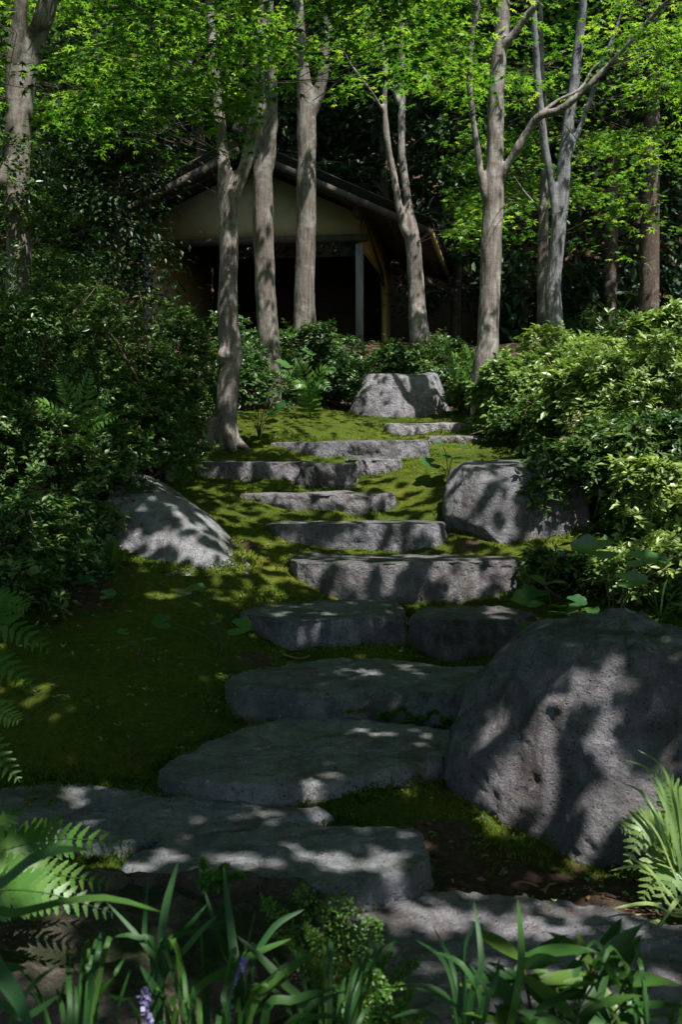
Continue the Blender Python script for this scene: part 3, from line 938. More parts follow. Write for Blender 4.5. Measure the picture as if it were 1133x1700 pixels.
SH = [
    # left bank
    ('tall dark shrub at the left edge, behind the forked leaning trunk', 50, 12.2, 2.3, 2.4, 1500, 'azalea', .055),
    ('fine leaved dark shrub left of the knotted maple, upper row', 100, 10.6, 1.7, 1.3, 2000, 'azalea', .045),
    ('shrub with bare twigs showing beneath, left of the knotted trunk', 240, 10.9, 1.25, 1.25, 1500, 'azalea', .05),
    ('dark shrub at the left edge at mid height', 20, 9.1, 1.6, 1.3, 1900, 'azalea', .045),
    ('shrub with sunlit shoots just above the sloping boulder', 205, 8.9, 1.15, 1.05, 1700, 'azalea', .05),
    ('broad dark shrub lowest on the left edge', -10, 7.7, 1.4, 1.1, 1700, 'azalea', .045),
    ('dense shrub covering the left shoulder of the sloping boulder', 120, 8.1, 1.0, .85, 1500, 'azalea', .042),
    ('small shrub between the knotted trunk and the twiggy shrub', 325, 12.3, .95, 1.3, 1000, 'azalea', .055),
    ('shrub in the gap behind the knotted trunk, before the plain trunk', 410, 12.9, .8, 1.15, 900, 'azalea', .055),
    ('low sparse shrub above the brown soil on the left', 30, 6.9, .9, .55, 700, 'azalea', .045),
    # behind the top step
    ('shrub at the foot of the two straight middle trunks', 470, 13.9, 1.1, 1.0, 1100, 'azalea', .06),
    ('shrub in front of the house opening', 560, 14.3, 1.15, .95, 1100, 'azalea', .06),
    ('low shrub touching the left side of the upright rock', 575, 13.6, .75, .7, 700, 'azalea', .055),
    ('dark shrub directly behind the upright rock', 662, 13.95, 1.0, .95, 1100, 'azalea', .06),
    ('shrub at the foot of the forked slim tree', 722, 13.9, .85, .85, 1000, 'azalea', .06),
    ('shrub left of the big right trunk, in shade', 765, 14.9, .8, .75, 700, 'azalea', .06),
    # right bank
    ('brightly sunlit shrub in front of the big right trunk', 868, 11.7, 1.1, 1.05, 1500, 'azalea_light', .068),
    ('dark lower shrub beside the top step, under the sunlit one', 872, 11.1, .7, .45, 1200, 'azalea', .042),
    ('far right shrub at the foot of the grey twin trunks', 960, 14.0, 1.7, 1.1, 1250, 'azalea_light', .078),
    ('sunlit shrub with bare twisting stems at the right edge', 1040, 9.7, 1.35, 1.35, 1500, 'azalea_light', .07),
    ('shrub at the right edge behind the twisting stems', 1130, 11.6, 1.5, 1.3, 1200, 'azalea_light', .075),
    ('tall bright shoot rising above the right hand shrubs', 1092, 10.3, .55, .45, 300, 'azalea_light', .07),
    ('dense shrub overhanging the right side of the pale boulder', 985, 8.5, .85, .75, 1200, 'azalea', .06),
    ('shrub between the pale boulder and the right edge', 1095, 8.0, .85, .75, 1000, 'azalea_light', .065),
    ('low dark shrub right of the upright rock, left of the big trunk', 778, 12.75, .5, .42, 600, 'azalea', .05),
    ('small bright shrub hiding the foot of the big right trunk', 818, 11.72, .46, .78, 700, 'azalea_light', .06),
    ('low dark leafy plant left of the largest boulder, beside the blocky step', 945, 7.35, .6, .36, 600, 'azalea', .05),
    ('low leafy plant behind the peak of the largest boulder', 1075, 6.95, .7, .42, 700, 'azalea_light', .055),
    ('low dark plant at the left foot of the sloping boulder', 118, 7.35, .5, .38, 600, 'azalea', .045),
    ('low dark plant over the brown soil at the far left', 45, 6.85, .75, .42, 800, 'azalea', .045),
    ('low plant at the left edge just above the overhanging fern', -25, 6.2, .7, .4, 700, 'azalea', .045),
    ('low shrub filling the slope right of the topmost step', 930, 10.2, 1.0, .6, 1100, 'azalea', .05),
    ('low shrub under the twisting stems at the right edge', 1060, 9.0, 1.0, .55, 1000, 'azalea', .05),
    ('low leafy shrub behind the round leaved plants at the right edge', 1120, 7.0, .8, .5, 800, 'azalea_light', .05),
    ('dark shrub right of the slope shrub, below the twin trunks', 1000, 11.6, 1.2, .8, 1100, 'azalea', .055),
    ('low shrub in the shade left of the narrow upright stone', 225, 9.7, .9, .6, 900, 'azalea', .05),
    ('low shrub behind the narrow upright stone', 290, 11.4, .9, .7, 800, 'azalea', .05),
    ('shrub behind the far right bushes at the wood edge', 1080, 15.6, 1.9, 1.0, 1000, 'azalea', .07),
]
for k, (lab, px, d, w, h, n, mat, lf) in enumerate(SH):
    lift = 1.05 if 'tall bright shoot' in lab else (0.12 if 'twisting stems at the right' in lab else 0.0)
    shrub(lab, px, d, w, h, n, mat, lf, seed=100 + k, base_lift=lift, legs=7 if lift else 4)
# bushes just outside the picture on both banks
for k, (x, y, w, h, lab) in enumerate([
    (-3.9, 6.4, 1.6, 1.1, 'shrub out of the picture on the left, level with the sloping boulder'), (-4.6, 8.6, 1.8, 1.4, 'shrub out of the picture on the left, level with the sunlit step'),
    (4.0, 8.2, 1.6, 1.2, 'shrub out of the picture on the right, level with the pale boulder'), (4.6, 10.6, 1.9, 1.3, 'shrub out of the picture on the right, level with the upper steps'),
    (3.3, 6.0, 1.2, .8, 'shrub out of the picture on the right, level with the largest boulder')]):
    shrub(lab, 0, y, w, h, 900, 'azalea', .055, seed=160 + k, x=x)


# ------------------------------------------------------------------ house
def house():
    d0 = 19.0
    ang = R(9.3)
    fr = np.array([math.cos(ang), -math.sin(ang), 0])    # along the front, to the right
    bk = np.array([math.sin(ang), math.cos(ang), 0])     # away from the viewer
    up = np.array([0, 0, 1.0])
    ax = np.array([fr, bk, up])
    corner = at(597, 355, d0)                            # top of the right front post
    W, D = 4.1, 4.3
    zg = 3.3
    plate = corner[2]                                    # height of the wall plate at the eave wall
    org = np.array([corner[0], corner[1], 0]) - fr * (W / 2)
    t = thing('garden_house', 'small open fronted garden house with a cream gable and low roof among the trees', 'house', (org[0], org[1], zg))
    L = lambda u, v, z: org + fr * u + bk * v + up * z
    slope = 0.46
    ridge = plate + slope * (W / 2) + 0.1
    lint = at(597, 394, d0)[2]

    def bx(name, u, v, z, s, mat, parent=t, axes=ax):
        V, F = box(L(u, v, z), s, axes)
        return part(name, V, F, M[mat], parent)

    # gable wall above the lintel: a pentagon with thickness
    pts = [(-W / 2, lint + .05), (W / 2, lint + .05), (W / 2, plate), (0, ridge - 0.12), (-W / 2, plate)]
    V = np.array([L(u, 0.02, z) for u, z in pts] + [L(u, 0.12, z) for u, z in pts])
    F = [(0, 1, 2), (0, 2, 3), (0, 3, 4), (5, 7, 6), (5, 8, 7), (5, 9, 8)]
    for k in range(5):
        q = (k + 1) % 5
        F += [(k, k + 5, q + 5), (k, q + 5, q)]
    part('gable_wall', V, np.array(F), M['plaster'], t)
    bx('lintel', 0, 0.05, lint, (W + .3, .16, .12), 'timber')
    bx('post', W / 2, 0.05, (zg + lint) / 2 - .06, (.13, .13, lint - zg - .12), 'timber_grey')
    bx('post', -W / 2 + .02, 0.05, (zg + lint) / 2 - .06, (.13, .13, lint - zg - .12), 'timber_grey')
    bx('post', W / 2, D, (zg + plate) / 2, (.15, .15, plate - zg), 'bamboo')
    # upper side wall on the right, arching down at its far end, and the back and left walls
    prof = [(0.14, lint - .12), (D - 1.0, lint - .12), (D - .72, lint - .42), (D - .6, lint - .8), (D - .6, zg), (D - .1, zg), (D - .1, plate), (0.14, plate)]
    V = np.array([L(W / 2 - .05, v, z) for v, z in prof] + [L(W / 2 + .05, v, z) for v, z in prof])
    tri = [(0, 1, 7), (1, 2, 7), (2, 6, 7), (2, 3, 6), (3, 4, 5), (3, 5, 6)]
    F = [tr for tr in tri] + [(a + 8, c + 8, b + 8) for a, b, c in tri]
    for k in range(8):
        q = (k + 1) % 8
        F += [(k, k + 8, q + 8), (k, q + 8, q)]
    part('side_wall', V, np.array(F), M['plaster_side'], t)
    bx('side_wall', -W / 2, D / 2, (zg + plate) / 2, (.1, D - .2, plate - zg), 'plaster')
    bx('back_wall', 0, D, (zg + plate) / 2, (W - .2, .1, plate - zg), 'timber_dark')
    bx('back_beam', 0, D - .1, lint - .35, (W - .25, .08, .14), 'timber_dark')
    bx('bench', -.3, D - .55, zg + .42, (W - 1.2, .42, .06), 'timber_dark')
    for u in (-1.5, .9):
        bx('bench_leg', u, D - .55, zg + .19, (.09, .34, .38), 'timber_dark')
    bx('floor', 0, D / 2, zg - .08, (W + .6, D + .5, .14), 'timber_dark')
    bx('ridge_beam', 0, D / 2, ridge - .13, (.16, D + .9, .16), 'timber')
    # two roof slopes: layered bark sheets, rafters below, boards along the edges
    ln = math.hypot(1, slope)
    for side in (1, -1):
        sd = (fr * side + up * -slope) / ln               # down the slope
        nr = (fr * side * slope + up) / ln                # out of the roof
        run = 3.45 * ln
        a3 = np.array([sd, bk, nr])
        vm = D / 2 - 0.05
        top = L(0, vm, ridge + .10)
        for q in range(4):                                # four courses, each stepping back under the next
            V, F = box(top + sd * (run / 2 - .05 * (3 - q)) + nr * (0.03 + .034 * q), (run - .04 * (3 - q), D + 1.3 - .06 * (3 - q), .03), a3)
            part('roof_layer', V, F, M['roofing'], t)
        for v in np.arange(-0.5, D + .5, 0.3):
            V, F = tube(np.array([L(0, v, ridge + .04) + sd * s + nr * (-.03) for s in (0.1, run / 2, run - .1)]), .034, 7)
            part('rafter', V, F, M['timber'], t, True)
        for s in (2.35, 2.9, 3.45):                       # laths across the rafters at the eave
            V, F = box(top + sd * s + nr * -0.075, (.05, D + 1.1, .03), a3)
            part('lath', V, F, M['bamboo'], t)
        for v in (-.66, D + .6):
            V, F = box(L(0, v, ridge + .02) + sd * run / 2 + nr * 0.0, (run - .05, .05, .12), a3)
            part('barge_board', V, F, M['timber'], t)
        V, F = box(top + sd * (run - .02) + nr * -.06, (.04, D + 1.2, .1), a3)
        part('eave_board', V, F, M['bamboo'], t)
        # plate beam with a round end poking out of the gable
        V, F = tube(np.array([L(side * W / 2, v, plate - .02) for v in (-.35, D / 2, D + .3)]), .085, 12)
        part('plate_beam', V, F, M['timber'], t, True)
    V, F = tube(np.array([L(0, v, ridge + .36) for v in (-.75, D / 2, D + .7)]), .13, 12)
    part('ridge_cap', V, F, M['roofing'], t, True)


house()

# ------------------------------------------------------------------ trees: trunk polylines as (px, py, width px, distance)
TREE_AXES = []
STEMS = []


def trunk_mesh(lines, voxel=0.023, seed=0, knots=()):
    chunks = []
    for ln in lines:
        P = np.array([at(px, py, d) for px, py, w, d in ln])
        r = np.array([w * d / FPX / 2 for px, py, w, d in ln])
        if ln is lines[0]:                      # carry the foot of the trunk down into the soil
            foot = float(gz(P[0, 0], P[0, 1])) - .12
            if foot < P[0, 2] - .05:
                P = np.concatenate([[[P[0, 0], P[0, 1], foot]], P])
                r = np.concatenate([[r[0] * 1.12], r])
        n = max(12, len(P) * 8)
        Q, rr = catmull(P, n), np.maximum(catmull(np.c_[r, r, r], n)[:, 0], .006)
        Q = Q + (fbm(Q * 1.6, seed, 2)[:, None] * np.array([.012, .012, 0]))
        chunks.append(tube(Q, rr, 14))
    px, py, w, d = max(lines[0][:2], key=lambda q: q[1])
    x0, y0 = at(px, 850, d)[0], d
    z0, rw = float(gz(x0, y0)), w * d / FPX / 2
    rr_ = np.random.default_rng(seed + 900)
    for k in range(6):
        a = k * 1.05 + rr_.uniform(-.3, .3)
        u = np.array([math.cos(a), math.sin(a), 0])
        c0 = np.array([x0, y0, z0])
        q = [c0 + u * rw * .45 + [0, 0, rw * 1.5], c0 + u * rw * .85 + [0, 0, rw * .4], c0 + u * rw * 1.55 + [0, 0, -.05]]
        chunks.append(tube(catmull(q, 9), np.linspace(rw * .36, rw * .16, 9), 8))
    for px, py, w, d in knots:
        c = at(px, py, d)
        s = w * d / FPX / 2
        th = np.linspace(0, np.pi, 9)
        chunks.append(tube(np.array([c + np.array([0, 0, s * math.cos(a)]) for a in th]), s * np.sin(th) + .001, 12))
    V, F = merge(chunks)
    me = mesh('tmp', V, F)
    o = bpy.data.objects.new('tmp', me)
    COL.objects.link(o)
    md = o.modifiers.new('r', 'REMESH')
    md.mode = 'VOXEL'
    md.voxel_size = voxel
    sm = o.modifiers.new('s', 'SMOOTH')
    sm.factor = 0.5
    sm.iterations = 4
    dg = bpy.context.evaluated_depsgraph_get()
    ev = o.evaluated_get(dg).to_mesh()
    n = len(ev.vertices)
    V = np.empty(n * 3, np.float32)
    ev.vertices.foreach_get('co', V)
    V = V.reshape(-1, 3).astype(float)
    ev.calc_loop_triangles()
    F = np.empty(len(ev.loop_triangles) * 3, np.int32)
    ev.loop_triangles.foreach_get('vertices', F)
    F = F.reshape(-1, 3)
    bpy.data.objects.remove(o)
    bpy.data.meshes.remove(me)
    nrm = vnormals(V, F)
    d = 0.006 * fbm(V * np.array([9, 9, 3]), seed, 3) + 0.004 * fbm(V * np.array([30, 30, 5]), seed + 4, 2)
    return V + nrm * d[:, None], F


def tree(label, lines, mat, seed, knots=(), voxel=0.023, name='maple_tree', group='maples among the shrubs'):
    base = lines[0][0]
    b = at(base[0], base[1], base[3])
    gzb = float(gz(b[0], b[1]))
    t = thing(name, label, 'tree', (b[0], b[1], min(gzb, b[2]) - 0.03), group)
    STEMS.append((lines, base[3]))
    V, F = trunk_mesh(lines, voxel, seed, knots)
    part('trunk', V, F, M[mat], t, True)
    V2 = V[V[:, 2] < gzb + 5.0]
    SHADE_PTS.append(V2)
    ax = np.concatenate([catmull([at(px, py, d) for px, py, w, d in ln], 12) for ln in lines])
    TREE_AXES.append((t, ax))
    return t


t_left = tree('forked tree at the left edge with a thick limb bending in from outside', [
    [(28, 560, 44, 11.5), (30, 440, 40, 11.5), (28, 330, 40, 11.5), (30, 200, 42, 11.5), (48, 100, 36, 11.5), (80, 0, 30, 11.4), (100, -120, 24, 11.2), (120, -500, 10, 10.8)],
    [(30, 220, 34, 11.5), (20, 120, 26, 11.4), (32, 20, 24, 11.3), (40, -100, 20, 11.2), (30, -420, 8, 11)],
    [(30, 255, 34, 11.5), (20, 275, 32, 11.45), (0, 305, 30, 11.4), (-40, 320, 28, 11.3), (-140, 260, 22, 11)]], 'bark_maple', 1, knots=[(26, 342, 36, 11.4)])
t_knot = tree('maple with a swollen knot on its lower trunk, forking below the eaves', [
    [(368, 765, 62, 10.90), (369, 735, 46, 10.90), (375, 690, 38, 10.90), (379, 620, 38, 10.90), (382, 585, 40, 10.90), (378, 540, 34, 10.90), (380, 450, 32, 10.90), (378, 380, 32, 10.90), (377, 320, 32, 10.90), (370, 270, 22, 10.90), (362, 180, 19, 10.90), (352, 60, 16, 10.90), (345, -80, 13, 10.90), (335, -420, 7, 10.80)],
    [(378, 340, 28, 10.90), (395, 305, 22, 10.90), (410, 260, 22, 10.90), (424, 190, 21, 10.85), (432, 100, 19, 10.80), (440, -20, 16, 10.70), (455, -400, 8, 10.50)]], 'bark_pale', 2, knots=[(391, 585, 26, 10.86), (372, 590, 24, 10.82)])
t_mid = tree('straight dark trunk with a second stem splitting off, behind the knotted maple', [
    [(446, 620, 42, 13.3), (445, 560, 36, 13.3), (438, 430, 34, 13.3), (437, 320, 34, 13.3), (436, 200, 29, 13.3), (438, 80, 24, 13.3), (444, -60, 20, 13.2), (450, -360, 9, 13)],
    [(440, 300, 24, 13.3), (450, 250, 17, 13.25), (455, 180, 15, 13.2), (452, 90, 14, 13.1), (448, 0, 12, 13), (446, -300, 6, 12.8)]], 'bark_maple', 3)
t_straight = tree('smooth straight trunk in the middle of the picture, forked high up', [
    [(505, 570, 40, 14), (505, 500, 35, 14), (508, 400, 33, 14), (509, 300, 32, 14), (509, 200, 31, 14), (500, 90, 21, 14), (496, 0, 18, 14), (490, -340, 8, 13.9)],
    [(512, 190, 26, 14), (530, 150, 20, 14), (540, 90, 18, 13.95), (546, 0, 17, 13.9), (556, -300, 9, 13.7)]], 'bark_maple', 4)
t_slim = tree('slim twin stemmed tree in front of the roof edge', [
    [(697, 560, 34, 14.2), (693, 500, 28, 14.2), (689, 430, 26, 14.2), (684, 390, 25, 14.2), (676, 330, 15, 14.2), (668, 250, 13, 14.2), (668, 120, 11, 14.2), (664, 0, 10, 14.2), (660, -300, 6, 14.1)],
    [(684, 400, 20, 14.2), (668, 370, 14, 14.15), (655, 300, 11, 14.1), (642, 210, 10, 14.05), (637, 100, 8, 14), (630, 20, 7, 13.9), (620, -200, 4, 13.8)],
    [(662, 170, 10, 14.2), (640, 110, 9, 14.1), (620, 60, 8, 14), (606, 0, 7, 13.9), (590, -160, 4, 13.8)],
    [(641, 190, 7, 14.05), (615, 150, 5, 13.9), (585, 110, 5, 13.8), (560, 60, 4, 13.6)]], 'bark_pale', 5, voxel=0.019)
t_big = tree('big mottled trunk on the right with a long limb reaching to the upper right corner', [
    [(808, 615, 46, 12), (811, 570, 37, 12), (815, 450, 35, 12), (819, 320, 34, 12), (824, 200, 28, 12), (829, 90, 25, 12), (836, 0, 22, 12), (850, -350, 9, 11.8)],
    [(812, 335, 22, 12), (800, 300, 13, 11.95), (790, 230, 11, 11.9), (779, 130, 10, 11.85), (786, 50, 9, 11.8), (795, -20, 8, 11.7), (800, -260, 4, 11.5)],
    [(824, 310, 20, 12), (842, 275, 14, 11.9), (870, 230, 14, 11.8), (893, 195, 14, 11.7), (930, 182, 13, 11.6), (965, 155, 11, 11.5), (1010, 110, 10, 11.4), (1060, 55, 9, 11.2), (1110, 0, 8, 11), (1200, -100, 5, 10.8)],
    [(893, 193, 9, 11.7), (930, 165, 7, 11.75), (965, 148, 6, 11.8), (985, 115, 5, 11.8), (1010, 95, 4, 11.8)],
    [(825, 90, 14, 12), (850, 60, 13, 11.9), (875, 25, 12, 11.8), (895, 0, 11, 11.7), (950, -120, 6, 11.5)],
    [(1010, 110, 6, 11.4), (1060, 88, 5, 11.3), (1120, 65, 4, 11.2), (1200, 50, 3, 11)]], 'bark_pale', 6, voxel=0.019)
t_twin = tree('grey twin trunks at the right, leaning slightly apart', [
    [(922, 550, 30, 14.4), (920, 470, 25, 14.4), (928, 390, 24, 14.4), (935, 300, 23, 14.4), (945, 200, 19, 14.4), (958, 110, 16, 14.4), (966, 40, 14, 14.4), (975, -60, 12, 14.3), (985, -300, 6, 14.2)],
    [(926, 380, 16, 14.4), (915, 300, 13, 14.35), (902, 220, 13, 14.3), (893, 130, 12, 14.2), (888, 50, 11, 14.1), (884, -40, 10, 14), (880, -260, 5, 13.8)],
    [(935, 290, 10, 14.4), (975, 180, 9, 14.3), (1000, 110, 7, 14.1), (1020, 60, 6, 14), (1040, 0, 5, 13.9)]], 'bark_grey', 7, voxel=0.019)
t_stub = tree('thinner brown trunk close behind the grey twin trunks', [
    [(903, 550, 22, 15), (901, 450, 19, 15), (903, 360, 17, 15), (906, 280, 14, 15), (904, 200, 11, 15), (900, 80, 8, 15), (897, -150, 4, 15)],
    [(902, 360, 9, 15), (890, 340, 7, 14.9), (868, 315, 5, 14.8), (850, 285, 4, 14.7)]], 'bark_maple', 8, voxel=0.019)


def outer_tree(label, x, y, lean, seed):
    """a tree standing beside the path outside the picture; its crown shades the steps"""
    b = np.array([x, y, float(gz(x, y))])
    t = thing('maple_tree', label, 'tree', b, 'maples among the shrubs')
    r = np.random.default_rng(seed)
    top = b + np.array([lean[0], lean[1], 6.5])
    ch = [tube(catmull([b - [0, 0, .1], b + [lean[0] * .1, lean[1] * .1, 2], top], 20), np.linspace(.15, .05, 20), 12)]
    axp = [catmull([b, top], 10)]
    for k in range(6):
        s = b + (top - b) * r.uniform(.45, .95)
        a = r.uniform(0, 6.28)
        e = s + np.array([math.cos(a) * 1.8, math.sin(a) * 1.8, 1.0])
        q = catmull([s, (s + e) / 2 + [0, 0, .25], e], 10)
        ch.append(tube(q, np.linspace(.05, .012, 10), 8))
        axp.append(q)
    V, F = merge(ch)
    part('trunk', V, F, M['bark_maple'], t, True)
    TREE_AXES.append((t, np.concatenate(axp)))
    return t


for k, (x, y, ln, lab) in enumerate([
    (-3.6, 3.2, (.8, .3), 'maple out of the picture on the left, beside the flat lower slabs'), (3.6, 3.0, (-.7, .4), 'maple out of the picture on the right, beside the flat lower slabs'),
    (-2.6, -2.2, (.5, .5), 'maple behind the viewer, left of the path'), (2.8, -2.6, (-.4, .3), 'maple behind the viewer, right of the path'),
    (-4.6, 7.4, (.9, .2), 'maple out of the picture on the left, up the bank'), (4.6, 7.4, (-.8, .2), 'maple out of the picture on the right, up the bank')]):
    outer_tree(lab, x, y, ln, 70 + k)

# ------------------------------------------------------------------ light falling through the canopy
MASK_S = 8                              # the mask is a table of how open the canopy is above each place, indexed by where that place is seen
mh, mw = 1700 // MASK_S + 40, 1133 // MASK_S + 40
LIT = np.full((mh, mw), 0.03)
yy, xx = np.mgrid[0:mh, 0:mw]
PXm, PYm = (xx - 20) * MASK_S, (yy - 20) * MASK_S


def lit(cx, cy, rx, ry, v, soft=0.35):
    q = np.hypot((PXm - cx) / rx, (PYm - cy) / ry)
    w = np.clip((1 + soft - q) / (2 * soft), 0, 1)
    global LIT
    LIT = LIT * (1 - w) + np.maximum(v, 0) * w


for a in [
    # broad tone first, then details
    (570, 840, 230, 170, .42),
    (960, 650, 230, 150, .9), (1060, 700, 130, 170, .85), (840, 600, 90, 60, .9), (850, 725, 60, 30, .2), (1080, 480, 60, 50, .95), (960, 850, 110, 90, .55), (1060, 900, 90, 80, .65),
    (665, 655, 85, 40, .5), (720, 710, 85, 16, .95), (640, 742, 70, 14, .7), (690, 800, 70, 50, .75), (560, 745, 70, 20, .3), (740, 830, 50, 25, .25), (760, 732, 50, 10, .9),
    (530, 835, 110, 18, .95), (450, 850, 60, 15, .8), (620, 885, 60, 22, .6), (700, 885, 30, 20, .7), (840, 830, 80, 80, .75), (800, 800, 25, 60, .45), (900, 800, 25, 50, .5),
    (740, 945, 110, 28, .6), (505, 945, 20, 25, .6), (680, 900, 80, 14, .6), (800, 985, 80, 14, .6), (820, 1040, 26, 45, .75), (890, 1000, 40, 30, .4), (620, 1010, 30, 12, .3),
    (600, 1120, 100, 18, .4), (680, 1165, 60, 14, .4), (650, 1220, 120, 30, .22), (430, 1260, 90, 15, .15), (520, 1300, 60, 15, .45), (600, 1330, 100, 20, .4),
    (110, 1325, 80, 12, .65), (420, 1362, 110, 12, .6), (500, 1370, 60, 8, .7), (300, 1440, 120, 32, .55), (430, 1440, 60, 30, .6), (660, 1430, 40, 40, .35), (560, 1440, 60, 30, .3),
    (720, 1530, 140, 40, .55), (980, 1540, 150, 40, .8), (900, 1600, 200, 50, .45), (870, 1475, 100, 14, .4),
    (880, 1230, 100, 80, .45), (960, 1150, 100, 50, .3), (980, 1260, 90, 60, .45), (1000, 1350, 100, 60, .35), (860, 1350, 60, 80, .2), (940, 1230, 150, 120, .42), (850, 1380, 80, 50, .2), (1100, 1170, 40, 100, .2), (930, 1110, 80, 40, .35), (1090, 1380, 60, 110, .85),
    (1060, 1005, 60, 30, .6), (330, 1650, 260, 70, .3), (600, 1590, 110, 70, .45), (930, 1640, 160, 70, .35), (80, 1450, 190, 60, .5), (20, 1120, 90, 60, .4),
    (270, 915, 85, 38, .5), (330, 945, 50, 25, .5), (240, 800, 60, 12, .5), (260, 840, 70, 22, .12), (370, 860, 60, 25, .7), (410, 830, 50, 15, .6), (440, 910, 60, 35, .4), (320, 1000, 100, 18, .35), (370, 990, 30, 20, .6),
    (130, 1175, 32, 9, .8), (60, 1105, 90, 40, .02), (60, 1340, 60, 10, .4), (230, 740, 60, 40, .55), (200, 660, 80, 40, .25), (370, 640, 30, 90, .55), (330, 735, 25, 15, .7), (560, 690, 80, 15, .35),
    (690, 440, 40, 90, .6), (815, 430, 40, 150, .55), (930, 400, 40, 130, .6), (420, 500, 40, 50, .3), (120, 520, 190, 100, .45), (100, 690, 170, 90, .4), (60, 830, 100, 60, .3), (620, 560, 150, 40, .3), (60, 1590, 200, 70, .7), (560, 1800, 900, 90, .5), (1060, 1470, 110, 60, .8), (1000, 1400, 60, 50, .5), (340, 500, 80, 40, .2), (400, 650, 60, 50, .3)]:
    lit(*a)
OPEN_AIR = [(-150, -150, 640, 110, .65), (120, 20, 360, 330, .3), (560, -120, 1400, 230, .97), (700, 200, 1250, 470, .95), (540, -50, 720, 260, .6), (120, 120, 270, 270, .75)]   # crowns seen lit: (x0, y0, x1, y1, openness)
VIEW = np.full((mh, mw), 0.0)           # how thick the foliage hangs across the view


def hang(x0, y0, x1, y1, v, soft=25):
    global VIEW
    w = np.clip((PXm - x0) / soft + .5, 0, 1) * np.clip((x1 - PXm) / soft + .5, 0, 1) * np.clip((PYm - y0) / soft + .5, 0, 1) * np.clip((y1 - PYm) / soft + .5, 0, 1)
    VIEW = VIEW * (1 - w) + v * w


hang(-200, -300, 1400, 95, 1.0)
hang(-200, 95, 330, 200, .75)
hang(-200, 200, 300, 270, .3)
hang(60, 60, 480, 170, .8)
hang(320, 170, 430, 258, .85)
hang(540, 95, 760, 170, .55)
hang(560, 170, 740, 235, .22)
hang(760, 95, 1400, 250, .9)
hang(735, 250, 1060, 420, .7)
hang(1050, 250, 1400, 330, .7)
hang(880, 330, 1080, 420, .3)
hang(1060, 330, 1400, 400, .25)
hang(470, 60, 560, 130, .5)
hang(620, 100, 640, 200, .3)


HOUSE_ROOF = (-4.6, 2.2, 18.4, 23.6)


def table(T, px, py):
    i = np.clip((py / MASK_S + 20).astype(int), 0, mh - 1)
    j = np.clip((px / MASK_S + 20).astype(int), 0, mw - 1)
    return T[i, j]


# height of whatever the light lands on
HS = 0.06
hx0, hy0, hnx, hny = -7.0, 0.5, 235, 390
hX, hY = np.meshgrid(hx0 + HS * (np.arange(hnx) + .5), hy0 + HS * (np.arange(hny) + .5), indexing='ij')
HF = gz(hX, hY)
for P in SHADE_PTS:
    i = ((P[:, 0] - hx0) / HS).astype(int)
    j = ((P[:, 1] - hy0) / HS).astype(int)
    ok = (i >= 0) & (i < hnx) & (j >= 0) & (j < hny)
    np.maximum.at(HF, (i[ok], j[ok]), P[ok, 2])
inside = (hX > HOUSE_ROOF[0]) & (hX < HOUSE_ROOF[1]) & (hY > HOUSE_ROOF[2]) & (hY < HOUSE_ROOF[3])
HF = np.where(inside, np.maximum(HF, 7.2 - .46 * np.abs(hX + 1.7)), HF)
for c, rad in SHRUB_BLOBS:
    q = 1 - ((hX - c[0]) / rad[0]) ** 2 - ((hY - c[1]) / rad[1]) ** 2
    HF = np.where(q > 0, np.maximum(HF, c[2] + rad[2] * 0.85 * np.sqrt(np.maximum(q, 0))), HF)


E1 = np.cross(SUN, [0, 0, 1.0])
E1 = E1 / np.linalg.norm(E1)
E2 = np.cross(SUN, E1)


def light_shaft(P):
    """even 0..1 value, the same all along a sun ray: where the gaps between the leaves line up"""
    Q = np.stack([P @ E1, P @ E2, np.zeros(len(P))], -1)
    v = .5 * vnoise(Q * 3.2, 51) + vnoise(Q * 9.5, 52) + 1.1 * vnoise(Q * 17, 53)
    srt = np.sort(v)
    return np.searchsorted(srt, v) / len(v)


def openness(P, high):
    """how much light should pass a leaf at P: what its shadow falls on, or a crown it shades that is seen lit"""
    n = len(P)
    res = np.full(n, 0.02)
    pos = P.copy()
    alive = np.ones(n, bool)
    crown = np.zeros(n)
    for step in range(190):
        pos = pos - SUN * 0.1
        if step > 8 and step % 3 == 0 and high:
            px, py, f = project(pos)
            for x0, y0, x1, y1, o in OPEN_AIR:
                m = (f > 9) & (f < 20) & (px > x0) & (px < x1) & (py > y0) & (py < y1)
                crown = np.where(m, np.maximum(crown, o), crown)
        i = ((pos[:, 0] - hx0) / HS).astype(int)
        j = ((pos[:, 1] - hy0) / HS).astype(int)
        ok = alive & (i >= 0) & (i < hnx) & (j >= 0) & (j < hny)
        hit = np.zeros(n, bool)
        hit[ok] = pos[ok, 2] < HF[i[ok], j[ok]]
        if hit.any():
            px, py, f = project(pos)
            inside = hit & (px > -150) & (px < 1280) & (py > 0) & (py < 3000) & (f > .5)
            res[inside] = table(LIT, px[inside], py[inside])
            house_hit = hit & (pos[:, 1] > 17.9)
            crown[house_hit] = 0
            alive &= ~hit
        alive &= pos[:, 2] > -1
        if not alive.any():
            break
    return np.maximum(res, crown)


